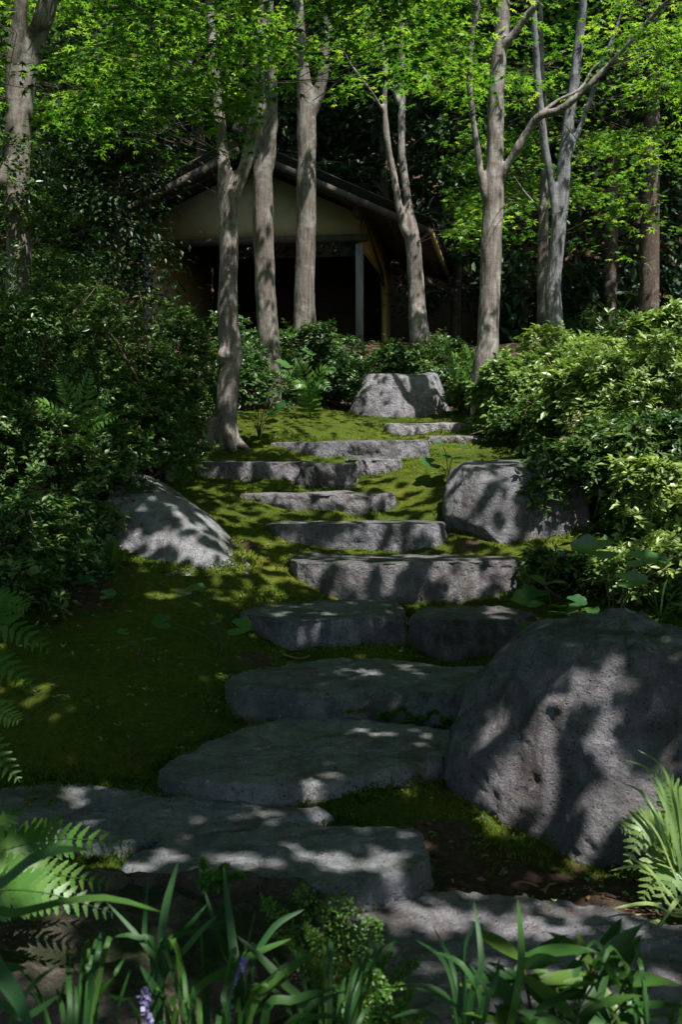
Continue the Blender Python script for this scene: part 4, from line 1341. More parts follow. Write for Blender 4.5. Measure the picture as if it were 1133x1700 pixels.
def sprays(centres, radius, per, seed, tilt=0.26):
    """flat leafy sprays like a maple's"""
    r = np.random.default_rng(seed)
    n = len(centres)
    a = r.uniform(0, 2 * np.pi, (n, 1)) + np.arange(per)[None] * 2.39996 + r.normal(0, .25, (n, per))
    q = np.sqrt((np.arange(per)[None] + r.uniform(0, 1, (n, per))) / per) * radius[:, None]
    stretch = r.uniform(0, np.pi, n)
    dx, dy = np.cos(a) * q, np.sin(a) * q * 0.7
    ox = dx * np.cos(stretch)[:, None] - dy * np.sin(stretch)[:, None]
    oy = dx * np.sin(stretch)[:, None] + dy * np.cos(stretch)[:, None]
    slope = r.normal(0, .11, (n, 2))
    oz = ox * slope[:, :1] + oy * slope[:, 1:] - 0.35 * q ** 2 / radius[:, None] + r.normal(0, .02, (n, per))
    pos = centres[:, None] + np.stack([ox, oy, oz], -1)
    fwd = np.stack([np.cos(a + stretch[:, None]), np.sin(a + stretch[:, None]), np.full((n, per), -.25)], -1) + r.normal(0, .5, (n, per, 3)) * np.array([1, 1, .5])
    nrm = np.array([0, 0, 1.0]) + r.normal(0, tilt, (n, per, 3))
    tone = np.clip(np.repeat(r.uniform(.15, .85, (n, 1)), per, 1) + r.normal(0, .22, (n, per)), 0, .94)
    return pos.reshape(-1, 3), fwd.reshape(-1, 3), nrm.reshape(-1, 3), tone.ravel(), np.repeat(np.arange(n), per)


def behind_stems(px, py, d):
    """a stem that stands nearer keeps its bare bark in view"""
    for lines, dmax in STEMS:
        for ln in lines:
            for (x0, y0, w0, d0), (x1, y1, w1, d1) in zip(ln[:-1], ln[1:]):
                if min(y0, y1) - 1 <= py <= max(y0, y1) + 1 and abs(y1 - y0) > 5:
                    t = (py - y0) / (y1 - y0)
                    if abs(px - (x0 + (x1 - x0) * t)) < 58 + (w0 + w1) * .25 and d < d0 + .45 and (w0 + w1) > 22:
                        return False
    return True


def sample_view(n, x0, y0, x1, y1, d0, d1, seed, bough=5, front=False):
    """leafy sprays in tiers: every bough carries several side by side"""
    r = np.random.default_rng(seed)
    out = []
    while len(out) < n:
        px, py, d = r.uniform(x0, x1), r.uniform(y0, y1), r.uniform(d0, d1)
        if r.uniform() > table(VIEW, np.array([px]), np.array([py]))[0]:
            continue
        c = at(px, py, d)
        st_ = .030 * d
        c[2] = round(c[2] / st_ + .35 * math.sin(c[0] * 1.3 + c[1])) * st_
        if c[2] < gz(c[0], c[1]) + 1.2:
            continue
        a = r.uniform(0, 6.28)
        u = np.array([math.cos(a), math.sin(a), r.normal(0, .12)])
        for k in range(bough):
            p = c + u * r.uniform(-.85, .85) + r.normal(0, 1, 3) * [.18, .18, .03]
            qx, qy, f = project(p)
            if r.uniform() < table(VIEW, np.array([qx]), np.array([qy]))[0] * 1.3 and (front or behind_stems(qx, qy, p[1]) or r.uniform() < .08):
                out.append(p)
    return np.array(out[:n])


seen = np.concatenate([
    sample_view(300, -80, -60, 1210, 440, 10.0, 17, 5),
    sample_view(215, 560, -60, 1210, 440, 11.5, 17.5, 6),
    sample_view(100, -80, -60, 640, 290, 8, 11.5, 7),
    sample_view(150, 725, 240, 1075, 430, 14.6, 18.5, 9),
    sample_view(24, 322, 60, 440, 250, 8.6, 9.9, 10, 4, True),
    sample_view(30, 560, -60, 770, 110, 8, 10.5, 12, 5, True),
])
seen[:, 2] += 0.0
r = np.random.default_rng(8)
over_fine, over_far = [], []


def overhead(x, y, z):
    """outside the picture, and not right in front of the camera"""
    px, py, f = project(np.array([x, y, z]))
    if f > -.8 and math.hypot(x, y) < 1.5 + .25 * z and z < 5.5:
        return False
    mg = 1500 / max(f, .3)
    return not (f > 0.3 and -90 - mg < px < 1220 + mg and py > -60 - mg)


def try_spray(lx, ly, lo, hi):
    """a spray whose shade comes down at (lx, ly)"""
    g_ = float(gz(lx, ly))
    for _ in range(6):
        h = r.uniform(lo, hi)
        p = (lx + SUN[0] / SUN[2] * h, ly + SUN[1] / SUN[2] * h, g_ + h)
        if p[2] > gz(p[0], p[1]) + 3.4 and overhead(*p):
            return p
    return None


for layer in range(3):                          # the roof of leaves above the path: fine sprays, evenly spread
    for lx in np.arange(-3.7, 3.7, .34):
        for ly in np.arange(1.0, 14.6, .34):
            p = try_spray(lx + r.uniform(0, .34), ly + r.uniform(0, .34), 3.6, 7.4)
            if p:
                over_fine.append(p)
for layer in range(2):                          # and further off
    for lx in np.arange(-15, 15, .8):
        for ly in np.arange(-5, 34, .8):
            if layer == 0 or abs(lx) < 9:
                if not (abs(lx) < 3.6 and 1.2 < ly < 14.3):
                    p = try_spray(lx + r.uniform(0, .8), ly + r.uniform(0, .8), 4, 9 if ly < 15 else 15)
                    if p:
                        over_far.append(p)
over_fine, over_far = np.array(over_fine), np.array(over_far)
print('sprays', len(over_fine), len(over_far))
parts_pos, parts_fwd, parts_nrm, parts_tone, parts_tree, parts_size, parts_high, twig_c = [], [], [], [], [], [], [], []
for C, rad, per, sd, sz, high in ((seen, r.uniform(.34, .6, len(seen)), 54, 21, .084, False), (over_fine, r.uniform(.4, .75, len(over_fine)), 96, 22, .086, True), (over_far, r.uniform(.6, .95, len(over_far)), 26, 23, .27, True)):
    pos, fwd, nrm, tone, own = sprays(C, rad, per, sd)
    mid = pos + unit(fwd) * .55 * sz
    op = openness(mid, high)
    keep = light_shaft(mid) + r.normal(0, .02, len(pos)) > 1 - (1 - np.clip(op * 1.05 - .02, 0, 1)) ** 1.55
    if not high:
        px, py, f = project(pos)
        keep |= r.uniform(size=len(pos)) < .15
        keep &= r.uniform(size=len(pos)) < np.clip(table(VIEW, px, py) * 2.2 + .12, 0, 1)
    D = np.stack([np.linalg.norm(C[:, None] - ax[None, :, :], axis=-1).min(1) for _, ax in TREE_AXES], 1)
    nearest = D.argmin(1)
    parts_pos.append(pos[keep]); parts_fwd.append(fwd[keep]); parts_nrm.append(nrm[keep]); parts_tone.append(tone[keep])
    parts_tree.append(nearest[own][keep]); parts_high.append(np.full(keep.sum(), high)); parts_size.append(sz * r.uniform(.55, 1.3, keep.sum()))
    has = np.bincount(own[keep], minlength=len(C)) > 12
    for c, tr, ok in zip(C, nearest, has):
        if ok and (not high or r.uniform() < .12):
            twig_c.append((c, tr))
pos, fwd, nrm = np.concatenate(parts_pos), np.concatenate(parts_fwd), np.concatenate(parts_nrm)
tone, tr_i, size, hi = np.concatenate(parts_tone), np.concatenate(parts_tree), np.concatenate(parts_size), np.concatenate(parts_high)
print('canopy leaves', len(pos))
for k, (t, ax) in enumerate(TREE_AXES):
    m = tr_i == k
    if m.any():
        a_, b_ = m & ~hi, m & hi
        V, F = merge([scatter(MAPLE_V, MAPLE_F, pos[a_], fwd[a_], nrm[a_], size[a_]), scatter(SIMPLE_V, SIMPLE_F, pos[b_], fwd[b_], nrm[b_], size[b_])])
        part('crown', V, F, M['maple'], t, False, {'var': np.concatenate([np.repeat(tone[a_], len(MAPLE_V)), np.repeat(tone[b_], len(SIMPLE_V))])}, 'stuff')
    ch = []
    for c, tr in twig_c:
        if tr != k:
            continue
        q = ax[np.linalg.norm(ax - c, axis=1).argmin()]
        v = q - c
        ln = np.linalg.norm(v)
        e = c + v / max(ln, .01) * min(ln, 1.3) + np.array([0, 0, -.12])
        ch.append(tube(np.array([c + [0, 0, -.01], (c + e) / 2 + r.normal(size=3) * .05, e]), [.0015, .003, .005], 4, False))
        for b in range(3):
            a = r.uniform(0, 6.28)
            ch.append(tube(np.array([c, c + np.array([math.cos(a), math.sin(a), -.1]) * .3]), [.002, .001], 3, False))
    if ch:
        V, F = merge(ch)
        part('twigs', V, F, M['twig'], t, False, None, 'stuff')

# ------------------------------------------------------------------ wood behind the house


def background_tree(label, px, d, h, w, n, mat, leaf, seed, trunk_w, low=0.15, name='evergreen_tree', cat='tree', x=None, bark='bark_dark'):
    r = np.random.default_rng(seed)
    x = at(px, 700, d)[0] if x is None else x
    z = float(gz(x, d)) if d < 39 else float(ground_base(np.array([x]), np.array([d]))[0])
    t = thing(name, label, cat, (x, d, z), 'trees of the wood behind the house')
    b = np.array([x, d, z])
    ch = [tube(catmull([b - [0, 0, .3], b + [r.normal() * .1, 0, h * .5], b + [r.normal() * .2, 0, h * .97]], 14), np.linspace(trunk_w / 2, .03, 14), 12)]
    zz = r.uniform(low, 1.0, n) ** 0.9
    rad = w / 2 * (1.12 - zz) ** 0.55
    # whorls of boughs, leaves along them
    nb = 46
    ba, bz = r.uniform(0, 6.28, nb), np.sort(r.uniform(low, 1, nb))
    for a, q in zip(ba, bz):
        L = w / 2 * (1.12 - q) ** .55 * .85
        s = b + [0, 0, q * h]
        ch.append(tube(catmull([s, s + np.array([math.cos(a) * L * .5, math.sin(a) * L * .5, .1]), s + np.array([math.cos(a) * L, math.sin(a) * L, -.15 * L])], 6), np.linspace(.04, .01, 6), 5))
    n = int(n * 1.7)
    k = r.integers(0, nb, n)
    s = r.uniform(.25, 1.05, n)
    L = w / 2 * (1.12 - bz[k]) ** .55
    off = r.normal(size=(n, 3)) * np.array([.42, .42, .2]) * (.5 + .2 * w / 3)
    P = b + np.stack([np.cos(ba[k]) * L * s, np.sin(ba[k]) * L * s, bz[k] * h - .12 * L * s * s], -1) + off
    fwd = np.stack([np.cos(ba[k]), np.sin(ba[k]), -.3 + 0 * s], -1) + r.normal(0, .7, (n, 3))
    V, F = scatter(SMALL_V, SMALL_F, P, fwd, np.array([0, 0, 1.0]) + r.normal(0, .5, (n, 3)), leaf * r.uniform(.7, 1.3, n) * 1.15)
    part('crown', V, F, M[mat], t, False, {'var': np.repeat(np.clip(r.uniform(0, .9, n), 0, .94), len(SMALL_V))}, 'stuff')
    V, F = merge(ch)
    part('trunk', V, F, M[bark], t, True)
    return t


BG = [
    ('glossy dark evergreen left of the gable wall', 196, 16.8, 4.4, 1.9, 5200, 'evergreen', .10, .14, .1),
    ('dark evergreen at the far left, behind the forked tree', 60, 17.5, 6.5, 3.2, 5200, 'evergreen', .11, .2, .1),
    ('pale feathery cypress high on the left, touched by sun', 185, 19, 8.0, 2.6, 5200, 'cypress', .10, .2, .3),
    ('dark evergreen rising behind the left roof slope', 340, 25.5, 11, 4.2, 4200, 'evergreen', .18, .3, .1),
    ('dark evergreen rising behind the ridge of the house', 500, 26.5, 12, 4.5, 4200, 'evergreen', .18, .3, .1),
    ('dark evergreen rising behind the right roof slope', 640, 26, 11.5, 4.0, 4200, 'evergreen', .18, .3, .1),
    ('evergreen just right of the eave, behind the slim twin stems', 755, 23, 9.5, 3.2, 4200, 'evergreen', .15, .25, .08),
    ('evergreen between the big trunk and the grey twin trunks', 865, 22, 9.5, 3.2, 4200, 'evergreen', .15, .25, .1),
    ('cedar with a reddish bare trunk right of the grey twin trunks', 1010, 21.5, 12, 3.4, 4200, 'evergreen', .15, .34, .34),
    ('cedar with a thick bare trunk near the right edge', 1075, 19.5, 12, 3.6, 4200, 'evergreen', .15, .42, .36),
    ('dark evergreen filling the right edge of the wood', 1180, 22, 10, 4.2, 4200, 'evergreen', .15, .3, .08),
    ('dark evergreen at the left edge of the wood', -80, 20, 10, 4.2, 4200, 'evergreen', .15, .3, .08),
    ('tall evergreen far behind on the left', 170, 27, 13, 5, 4200, 'evergreen', .2, .35, .05),
    ('tall evergreen far behind on the right', 950, 27, 13, 5, 4200, 'evergreen', .2, .35, .05),
]
for k, (lab, px, d, h, w, n, mat, leaf, tw, low) in enumerate(BG):
    background_tree(lab, px, d, h, w, n, mat, leaf, 200 + k, tw, low)

# the far wood, one mass nobody could count
n = 42000
r = np.random.default_rng(77)
P = np.stack([r.uniform(-24, 24, n), r.uniform(29, 50, n), np.zeros(n)], -1)
P[:, 2] = ground_base(P[:, 0], P[:, 1]) + r.uniform(0, 1, n) ** 1.2 * (8 + 4 * fbm(P * .25, 5, 2))
V, F = scatter(SMALL_V, SMALL_F, P, r.normal(size=(n, 3)), r.normal(size=(n, 3)) * .6 + [0, -.3, 1], r.uniform(.5, 1.0, n))
n2 = 38000
P2 = np.stack([r.uniform(-22, 22, n2), r.uniform(21, 33, n2), np.zeros(n2)], -1)
P2 = P2[((P2[:, 0] > 3.3) | (P2[:, 0] < -5.2)) | (P2[:, 1] > 26.5)]
n2 = len(P2)
P2[:, 2] = ground_base(P2[:, 0], P2[:, 1]) + r.uniform(0, 1, len(P2)) ** 1.4 * np.where(P2[:, 1] > 25, 3.2, 1.6)
V2, F2 = scatter(SMALL_V, SMALL_F, P2, r.normal(size=P2.shape), r.normal(size=P2.shape) * .6 + [0, -.3, 1], r.uniform(.25, .5, len(P2)))
V, F = merge([(V, F), (V2, F2)])
n += len(P2)
solo('far_wood', V, F, M['evergreen'], 'dark wood closing off the hillside far behind the house', 'woodland', None, False, {'var': np.repeat(r.uniform(0, .9, n), len(SMALL_V))}, 'stuff')

# ------------------------------------------------------------------ round leaved plants
th = np.linspace(R(28), R(332), 19)
rad_ = 1 + .05 * np.cos(th * 7)
RL_V = np.concatenate([[[0, 0, 0]], np.stack([np.cos(th) * .55 * rad_, np.sin(th) * .55 * rad_, np.full(19, .10)], -1), np.stack([np.cos(th) * rad_, np.sin(th) * rad_, .16 + .09 * np.cos(th * 3) + .05 * np.cos(th * 7)], -1)])
RL_V[:, 0] *= -1
RL_F = []
for k in range(18):
    RL_F += [(0, 1 + k + 1, 1 + k), (1 + k, 1 + k + 1, 20 + k + 1), (1 + k, 20 + k + 1, 20 + k)]
RL_F = np.array(RL_F)


def round_leaf_plant(label, base, leaves, seed, group='round leaved plants'):
    """base and leaves as (px, py, d); a leaf also has its width in pixels and how far it tips towards the viewer"""
    r = np.random.default_rng(seed)
    b = at(*base)
    b[2] = float(gz(b[0], b[1]))
    t = thing('round_leaf_plant', label, 'plant', b, group)
    for px, py, d, w, tip in leaves:
        c = at(px, py, d)
        s = w * d / FPX / 2
        nrm = unit(np.array([[r.normal(0, .15), -tip - .22, 1.0]]))
        f = unit(np.array([[c[0] - b[0] + r.normal(0, .05), c[1] - b[1] + r.normal(0, .1), 0.0]]) + 1e-3)
        V, F = scatter(RL_V, RL_F, c[None], f, nrm, s)
        part('leaf', V, F, M['round_leaf'], t, True, {'var': np.clip(np.full(len(V), r.uniform(.2, .8)) + .1 * np.hypot(RL_V[:, 0], RL_V[:, 1]), 0, .94)})
        mid = (b * .5 + c * .5) + np.array([(c[0] - b[0]) * -.15, 0, .04])
        V, F = tube(catmull([b - [0, 0, .02], mid, c], 9), np.linspace(.0055, .0035, 9), 5)
        part('stalk', V, F, M['stalk'], t, True)


RLP = [
    ('round leaved plant right beside the knotted trunk', (430, 705, 11.2), [(407, 636, 11.0, 32, .5), (452, 655, 11.0, 40, .5), (428, 672, 11.0, 40, .6), (460, 680, 10.9, 38, .9), (412, 690, 10.9, 32, .5), (436, 700, 10.9, 34, .6), (470, 606, 11.5, 34, .4), (512, 586, 11.7, 28, .5)]),
    ('round leaved plant on the sunny moss left of the pale boulder', (745, 785, 9.7), [(736, 740, 9.6, 46, .15), (752, 762, 9.5, 62, .12), (715, 770, 9.6, 34, .6), (770, 745, 9.8, 26, .2)]),
    ('round leaved plant with broad leaves before the lichen spotted step', (925, 1075, 6.1), [(908, 967, 6.1, 70, .2), (882, 995, 6.0, 66, .15), (916, 1008, 6.0, 52, .3), (940, 1015, 5.9, 60, .35), (976, 1018, 5.9, 44, .3), (880, 1050, 5.9, 46, .9), (958, 1000, 6.2, 36, .3)]),
    ('tall round leaved plant behind the largest boulder', (1020, 1040, 6.4), [(990, 914, 6.5, 84, .1), (1065, 930, 6.4, 56, .2), (1015, 962, 6.3, 36, .5), (1048, 966, 6.2, 60, .1), (1098, 928, 6.5, 30, .5)]),
    ('round leaved plant above the brown soil at left', (100, 985, 6.7), [(112, 918, 6.7, 46, .8), (84, 920, 6.6, 40, .7), (140, 900, 6.8, 34, .5), (80, 955, 6.6, 28, .6), (98, 968, 6.5, 26, .6), (135, 965, 6.5, 36, .3), (78, 1000, 6.4, 30, .4), (178, 988, 6.5, 30, .3)]),
    ('round leaved plant in the shade at the far left', (60, 900, 7.2), [(84, 850, 7.2, 42, .9), (15, 858, 7.1, 40, .7), (38, 868, 7.1, 34, .5)]),
    ('round leaved plant on the moss left of the lichen free step', (370, 1060, 6.2), [(398, 1042, 6.2, 44, .5), (358, 1034, 6.2, 20, .7), (318, 982, 6.6, 50, .15), (270, 1034, 6.2, 36, .4)]),
    ('small round leaved plant in deep shade on the mossy bank', (230, 1085, 5.7), [(215, 1072, 5.7, 26, .5), (248, 1062, 5.7, 24, .4), (205, 1050, 5.8, 22, .3)]),
]
for k, a in enumerate(RLP):
    round_leaf_plant(*a, 300 + k)


# ------------------------------------------------------------------ ferns
def frond(path, plen, mat, parent, seed, pairs=22, toothed=False, var=.5, up=None, label=None):
    """one feather shaped frond along a path of world points"""
    r = np.random.default_rng(seed)
    Q = catmull(path, pairs * 2 + 6)
    T = unit(np.gradient(Q, axis=0))
    upv = np.array([0, 0, 1.0]) if up is None else np.asarray(up, float)
    side = unit(np.cross(T, upv))
    nr = np.cross(side, T)
    ch, vv = [], []
    V, F = tube(Q[::3], np.linspace(.0028, .0012, len(Q[::3])), 4, False)
    ch.append((V, F)); vv.append(np.full(len(V), .3))
    for k in range(pairs):
        i = 4 + k * 2
        t = k / pairs
        ln = plen * (math.sin(math.pi * (0.18 + 0.82 * t) ** .8) ** .8 + .06) * r.uniform(.9, 1.08)
        for sg in (1, -1):
            dr = unit(side[i] * sg + T[i] * (.35 + .3 * t) - nr[i] * .12 + r.normal(0, .06, 3))
            if not toothed:
                tv, tf = scatter(*lance_template(.16, 3, .12, .03), Q[i][None], dr[None], nr[i][None] + r.normal(0, .12, (1, 3)), ln)
            else:
                m = 9
                cr = unit(np.cross(nr[i], dr))
                qs = [Q[i]]
                pts, fs = [Q[i]], []
                for s_ in range(1, m):
                    q = s_ / m
                    w = ln * .24 * (1 - q) ** .6 * (1.0 if s_ % 2 else .66)
                    c = Q[i] + dr * ln * q - nr[i] * .1 * ln * q * q
                    fw = dr * ln * .05
                    kk = len(pts)
                    pts += [c, c + cr * w + fw, c - cr * w + fw]
                    pr = kk - 3 if kk > 3 else 0
                    fs += [(pr, kk, kk + 1), (pr, kk + 2, kk)]
                    if pr:
                        fs += [(pr, kk + 1, pr + 1), (pr, pr + 2, kk + 2)]
                kk = len(pts)
                pts.append(Q[i] + dr * ln - nr[i] * .1 * ln)
                fs += [(kk - 3, kk, kk - 2), (kk - 3, kk - 1, kk)]
                tv, tf = np.array(pts), np.array(fs)
            ch.append((tv, tf)); vv.append(np.full(len(tv), np.clip(var + r.normal(0, .12), 0, .94)))
    V, F = merge(ch)
    return part('frond', V, F, M[mat], parent, False, {'var': np.concatenate(vv)}, None, label)


def fern(label, base, fronds, plen, mat='fern', seed=0, pairs=20, toothed=False, base_z=None):
    """fronds: list of pixel paths (px, py, d) from near the crown to the tip"""
    b = at(*base)
    b[2] = float(gz(b[0], b[1])) if base_z is None else base_z
    t = thing('fern', label, 'fern', b, 'ferns')
    for k, f in enumerate(fronds):
        P = [b + [0, 0, .01]] + [at(*q) for q in f]
        frond(P, plen, mat, t, seed * 31 + k, pairs, toothed, var=random.uniform(.3, .75), up=(random.uniform(-.2, .2), -.75, .7))
    return t


fern('large fern at the lower left reaching over the long low slab', (-90, 1560, 2.75),
     [[(-40, 1450, 2.8), (80, 1395, 2.85), (228, 1402, 2.8)], [(-60, 1460, 2.9), (20, 1400, 3.0), (110, 1355, 3.05)], [(-30, 1480, 2.7), (60, 1450, 2.75), (190, 1470, 2.7)],
      [(-60, 1430, 2.9), (-20, 1380, 3.0), (40, 1340, 3.1)], [(-30, 1500, 2.65), (60, 1480, 2.6), (200, 1520, 2.6)]], .085, seed=1, pairs=26, toothed=True)
fern('fern at the left edge overhanging the shaded moss', (-150, 1200, 3.9),
     [[(-90, 1060, 3.9), (0, 1035, 3.85), (90, 1085, 3.75)], [(-90, 1110, 3.9), (-10, 1095, 3.8), (72, 1155, 3.7)], [(-90, 1040, 4.0), (-10, 1000, 4.0), (50, 1010, 4.0)],
      [(-90, 1180, 3.8), (-20, 1180, 3.7), (36, 1198, 3.6)], [(-100, 1240, 3.7), (-30, 1235, 3.6), (35, 1300, 3.5)]], .10, seed=2, pairs=22, toothed=True)
fern('yellowish fern standing above the pale boulder', (985, 765, 9.2),
     [[(965, 730, 9.2), (935, 690, 9.2)], [(975, 725, 9.1), (955, 680, 9.1)], [(985, 720, 9.2), (985, 685, 9.2)], [(1000, 730, 9.2), (1020, 705, 9.2)], [(960, 745, 9.0), (930, 725, 9.0)], [(1005, 740, 9.1), (1035, 730, 9.0)]], .11, 'fern_yellow', 3, 16)
fern('dark fern growing out of the left shrubs above the sloping boulder', (120, 760, 7.9),
     [[(120, 680, 7.8), (95, 620, 7.7)], [(135, 680, 7.8), (150, 610, 7.7)], [(150, 700, 7.8), (195, 640, 7.6)], [(100, 700, 7.8), (50, 660, 7.6)], [(140, 720, 7.7), (200, 690, 7.5)]], .12, 'fern', 4, 18)
fern('fern behind the round leaved plant by the knotted trunk', (515, 665, 12.4),
     [[(490, 630, 12.3), (455, 615, 12.2)], [(505, 620, 12.3), (490, 595, 12.2)], [(530, 620, 12.3), (560, 615, 12.2)], [(510, 640, 12.2), (480, 640, 12.1)], [(525, 635, 12.2), (550, 650, 12.0)]], .13, 'fern', 5, 16)
fern('fern under the big right trunk beside the upright rock', (775, 640, 12.9),
     [[(760, 600, 12.8), (725, 585, 12.7)], [(775, 600, 12.8), (770, 575, 12.7)], [(785, 605, 12.8), (810, 575, 12.7)], [(760, 615, 12.7), (720, 612, 12.6)], [(790, 610, 12.7), (825, 600, 12.6)]], .13, 'fern', 6, 16)
fern('small fern left of the narrow upright stone', (300, 800, 9.2),
     [[(295, 775, 9.1), (275, 765, 9.0)], [(305, 775, 9.1), (320, 765, 9.0)], [(310, 785, 9.0), (335, 785, 8.9)], [(290, 785, 9.1), (262, 780, 9.0)]], .07, 'fern', 7, 14)
fern('sunlit fern at the right edge against the largest boulder', (1140, 1500, 3.7),
     [[(1110, 1400, 3.68), (1070, 1370, 3.64), (1028, 1378, 3.6)], [(1110, 1390, 3.64), (1070, 1375, 3.6), (1042, 1440, 3.55)], [(1120, 1420, 3.6), (1095, 1440, 3.55), (1065, 1500, 3.5)],
      [(1130, 1380, 3.7), (1120, 1320, 3.7), (1085, 1275, 3.7)], [(1130, 1440, 3.55), (1120, 1455, 3.5), (1085, 1520, 3.45)], [(1150, 1420, 3.6), (1170, 1400, 3.5), (1200, 1440, 3.45)]], .085, 'fern_pale', 8, 18, True)


# lacy small-leaved fern in front of the slabs and the little weeds under the first raised step
def lacy(label, base, tips, seed, size=.03, name='lacy_fern', z0=None):
    r = np.random.default_rng(seed)
    b = at(*base)
    b[2] = float(gz(b[0], b[1])) if z0 is None else z0
    t = thing(name, label, 'fern', b, 'lacy ferns')
    for tip in tips:
        e = at(*tip)
        s = b + np.array([(e[0] - b[0]) * .35, (e[1] - b[1]) * .3, .02])
        ln = np.linalg.norm(e - s)
        mid = (s + e) / 2 + np.array([0, 0, .18 * ln])
        Q = catmull([s, mid, e], 16)
        T = unit(np.gradient(Q, axis=0))
        side = unit(np.cross(T, [0, 0, 1.0]))
        ch = [tube(Q[::3], np.linspace(.002, .001, len(Q[::3])), 3, False)]
        tn = [np.full(len(ch[0][0]), .2)]
        for i in range(2, 16):
            w = ln * .30 * (1 - i / 17) ** .7
            for sg in (1, -1):
                dr = unit(side[i] * sg + T[i] * .5)
                m = 4
                for q in range(1, m + 1):
                    c = Q[i] + dr * w * q / m
                    k = 3
                    fw = unit(dr[None] * .7 + r.normal(0, .7, (k, 3)))
                    V, F = scatter(*lance_template(.34, 2, .1, .04), np.repeat(c[None], k, 0) + r.normal(0, .003, (k, 3)), fw, np.array([0, -.3, 1.0]) + r.normal(0, .4, (k, 3)), size * r.uniform(.45, .8, k) * (1 - .35 * i / 16))
                    ch.append((V, F)); tn.append(np.full(len(V), np.clip(r.uniform(.3, .9), 0, .94)))
        V, F = merge(ch)
        part('frond', V, F, M['fern'], t, False, {'var': np.concatenate(tn)})


lacy('lacy fern in the foreground centre, growing on the right end of the mossy rock', (590, 1640, 2.75),
     [(440, 1500, 2.75), (500, 1480, 2.8), (560, 1490, 2.85), (620, 1530, 2.8), (640, 1590, 2.7), (520, 1545, 2.65), (600, 1610, 2.55), (660, 1640, 2.6), (470, 1560, 2.6), (545, 1600, 2.55), (690, 1600, 2.75), (580, 1530, 2.7)], 401, .024)
lacy('small lacy fern tuft on the mossy rock before the rounded slab', (345, 1490, 2.9), [(335, 1430, 2.9), (375, 1440, 2.9), (400, 1455, 2.85), (350, 1450, 2.8)], 402, .026, z0=at(345, 1485, 2.9)[2])
lacy('lacy fern at bottom centre, lower than its neighbour', (640, 1740, 2.5), [(560, 1640, 2.5), (620, 1620, 2.55), (680, 1650, 2.5), (700, 1690, 2.45), (600, 1690, 2.4), (650, 1670, 2.4)], 403, .026)
for k, (px, py, d) in enumerate([(590, 1185, 5.35), (640, 1190, 5.33), (690, 1198, 5.3), (745, 1200, 5.28)]):
    lacy(['ferny weed under the first raised step, leftmost of four', 'ferny weed under the first raised step, second of four from left', 'ferny weed under the first raised step, third of four from left', 'ferny weed under the first raised step, nearest the largest boulder'][k],
         (px, py, d), [(px - 25, py - 22, d - .03), (px + 5, py - 28, d), (px + 28, py - 15, d - .05), (px - 8, py - 4, d - .1), (px + 15, py - 6, d - .1)], 410 + k, .03, 'ferny_weed')


# ------------------------------------------------------------------ strap and lance leaves
def strap_leaf(P, w, parent, mat, seed, var, n=14, taper=.85, name='leaf', bow=.18):
    r = np.random.default_rng(seed)
    Q = catmull(P, n)
    T = unit(np.gradient(Q, axis=0))
    view = unit(np.array([r.normal(0, .35), -.55, .85]))
    side = unit(np.cross(T, view + 0 * T))
    nr = np.cross(side, T)
    t = np.linspace(0, 1, n)
    ww = w / 2 * np.clip(np.minimum(.55 + t * 1.6, 1) * np.clip((1 - t) / (1 - taper + .12), 0, 1) ** .7, .03, 1)
    V = np.stack([Q - side * ww[:, None] + nr * (ww * bow)[:, None], Q, Q + side * ww[:, None] + nr * (ww * bow)[:, None]], 1).reshape(-1, 3)
    F = []
    for k in range(n - 1):
        a = k * 3
        F += [(a, a + 1, a + 4), (a, a + 4, a + 3), (a + 1, a + 2, a + 5), (a + 1, a + 5, a + 4)]
    vv = np.clip(np.repeat(var + (.06 * np.sin(t * 5) if var < .95 else 0 * t), 3), 0, .94 if var < .95 else 1)
    return part(name, V, np.array(F), M[mat], parent, True, {'var': vv})


def strap_plant(label, base, leaves, seed, mat='strap', name='strap_leaf_plant', group='strap leaved plants'):
    """leaves: (list of (px, py, d), width px, tone)"""
    b = at(*base)
    b[2] = float(gz(b[0], b[1]))
    t = thing(name, label, 'plant', b, group)
    for k, (P, w, v) in enumerate(leaves):
        pts = [at(*q) for q in P]
        d = P[0][2]
        strap_leaf([b + np.array([random.uniform(-.03, .03), random.uniform(-.03, .03), 0])] + pts, w * .82 * d / FPX, t, mat, seed * 50 + k, v)
    return t


def flower_spike(P, parent, seed):
    r = np.random.default_rng(seed)
    Q = catmull([at(*q) for q in P], 40)
    ch = [tube(Q[::5], .002, 4, False)]
    tn = [np.zeros(len(ch[0][0]))]
    for q in Q[14:]:
        for k in range(4):
            V, F = scatter(*lance_template(.45, 2, .1, .2), q[None] + r.normal(0, .003, (1, 3)), r.normal(size=(1, 3)) + [[0, 0, .5]], r.normal(size=(1, 3)), r.uniform(.008, .015))
            ch.append((V, F)); tn.append(np.full(len(V), r.uniform(.1, .9)))
    V, F = merge(ch)
    part('flower_spike', V, F, M['flower'], parent, False, {'var': np.concatenate(tn)})


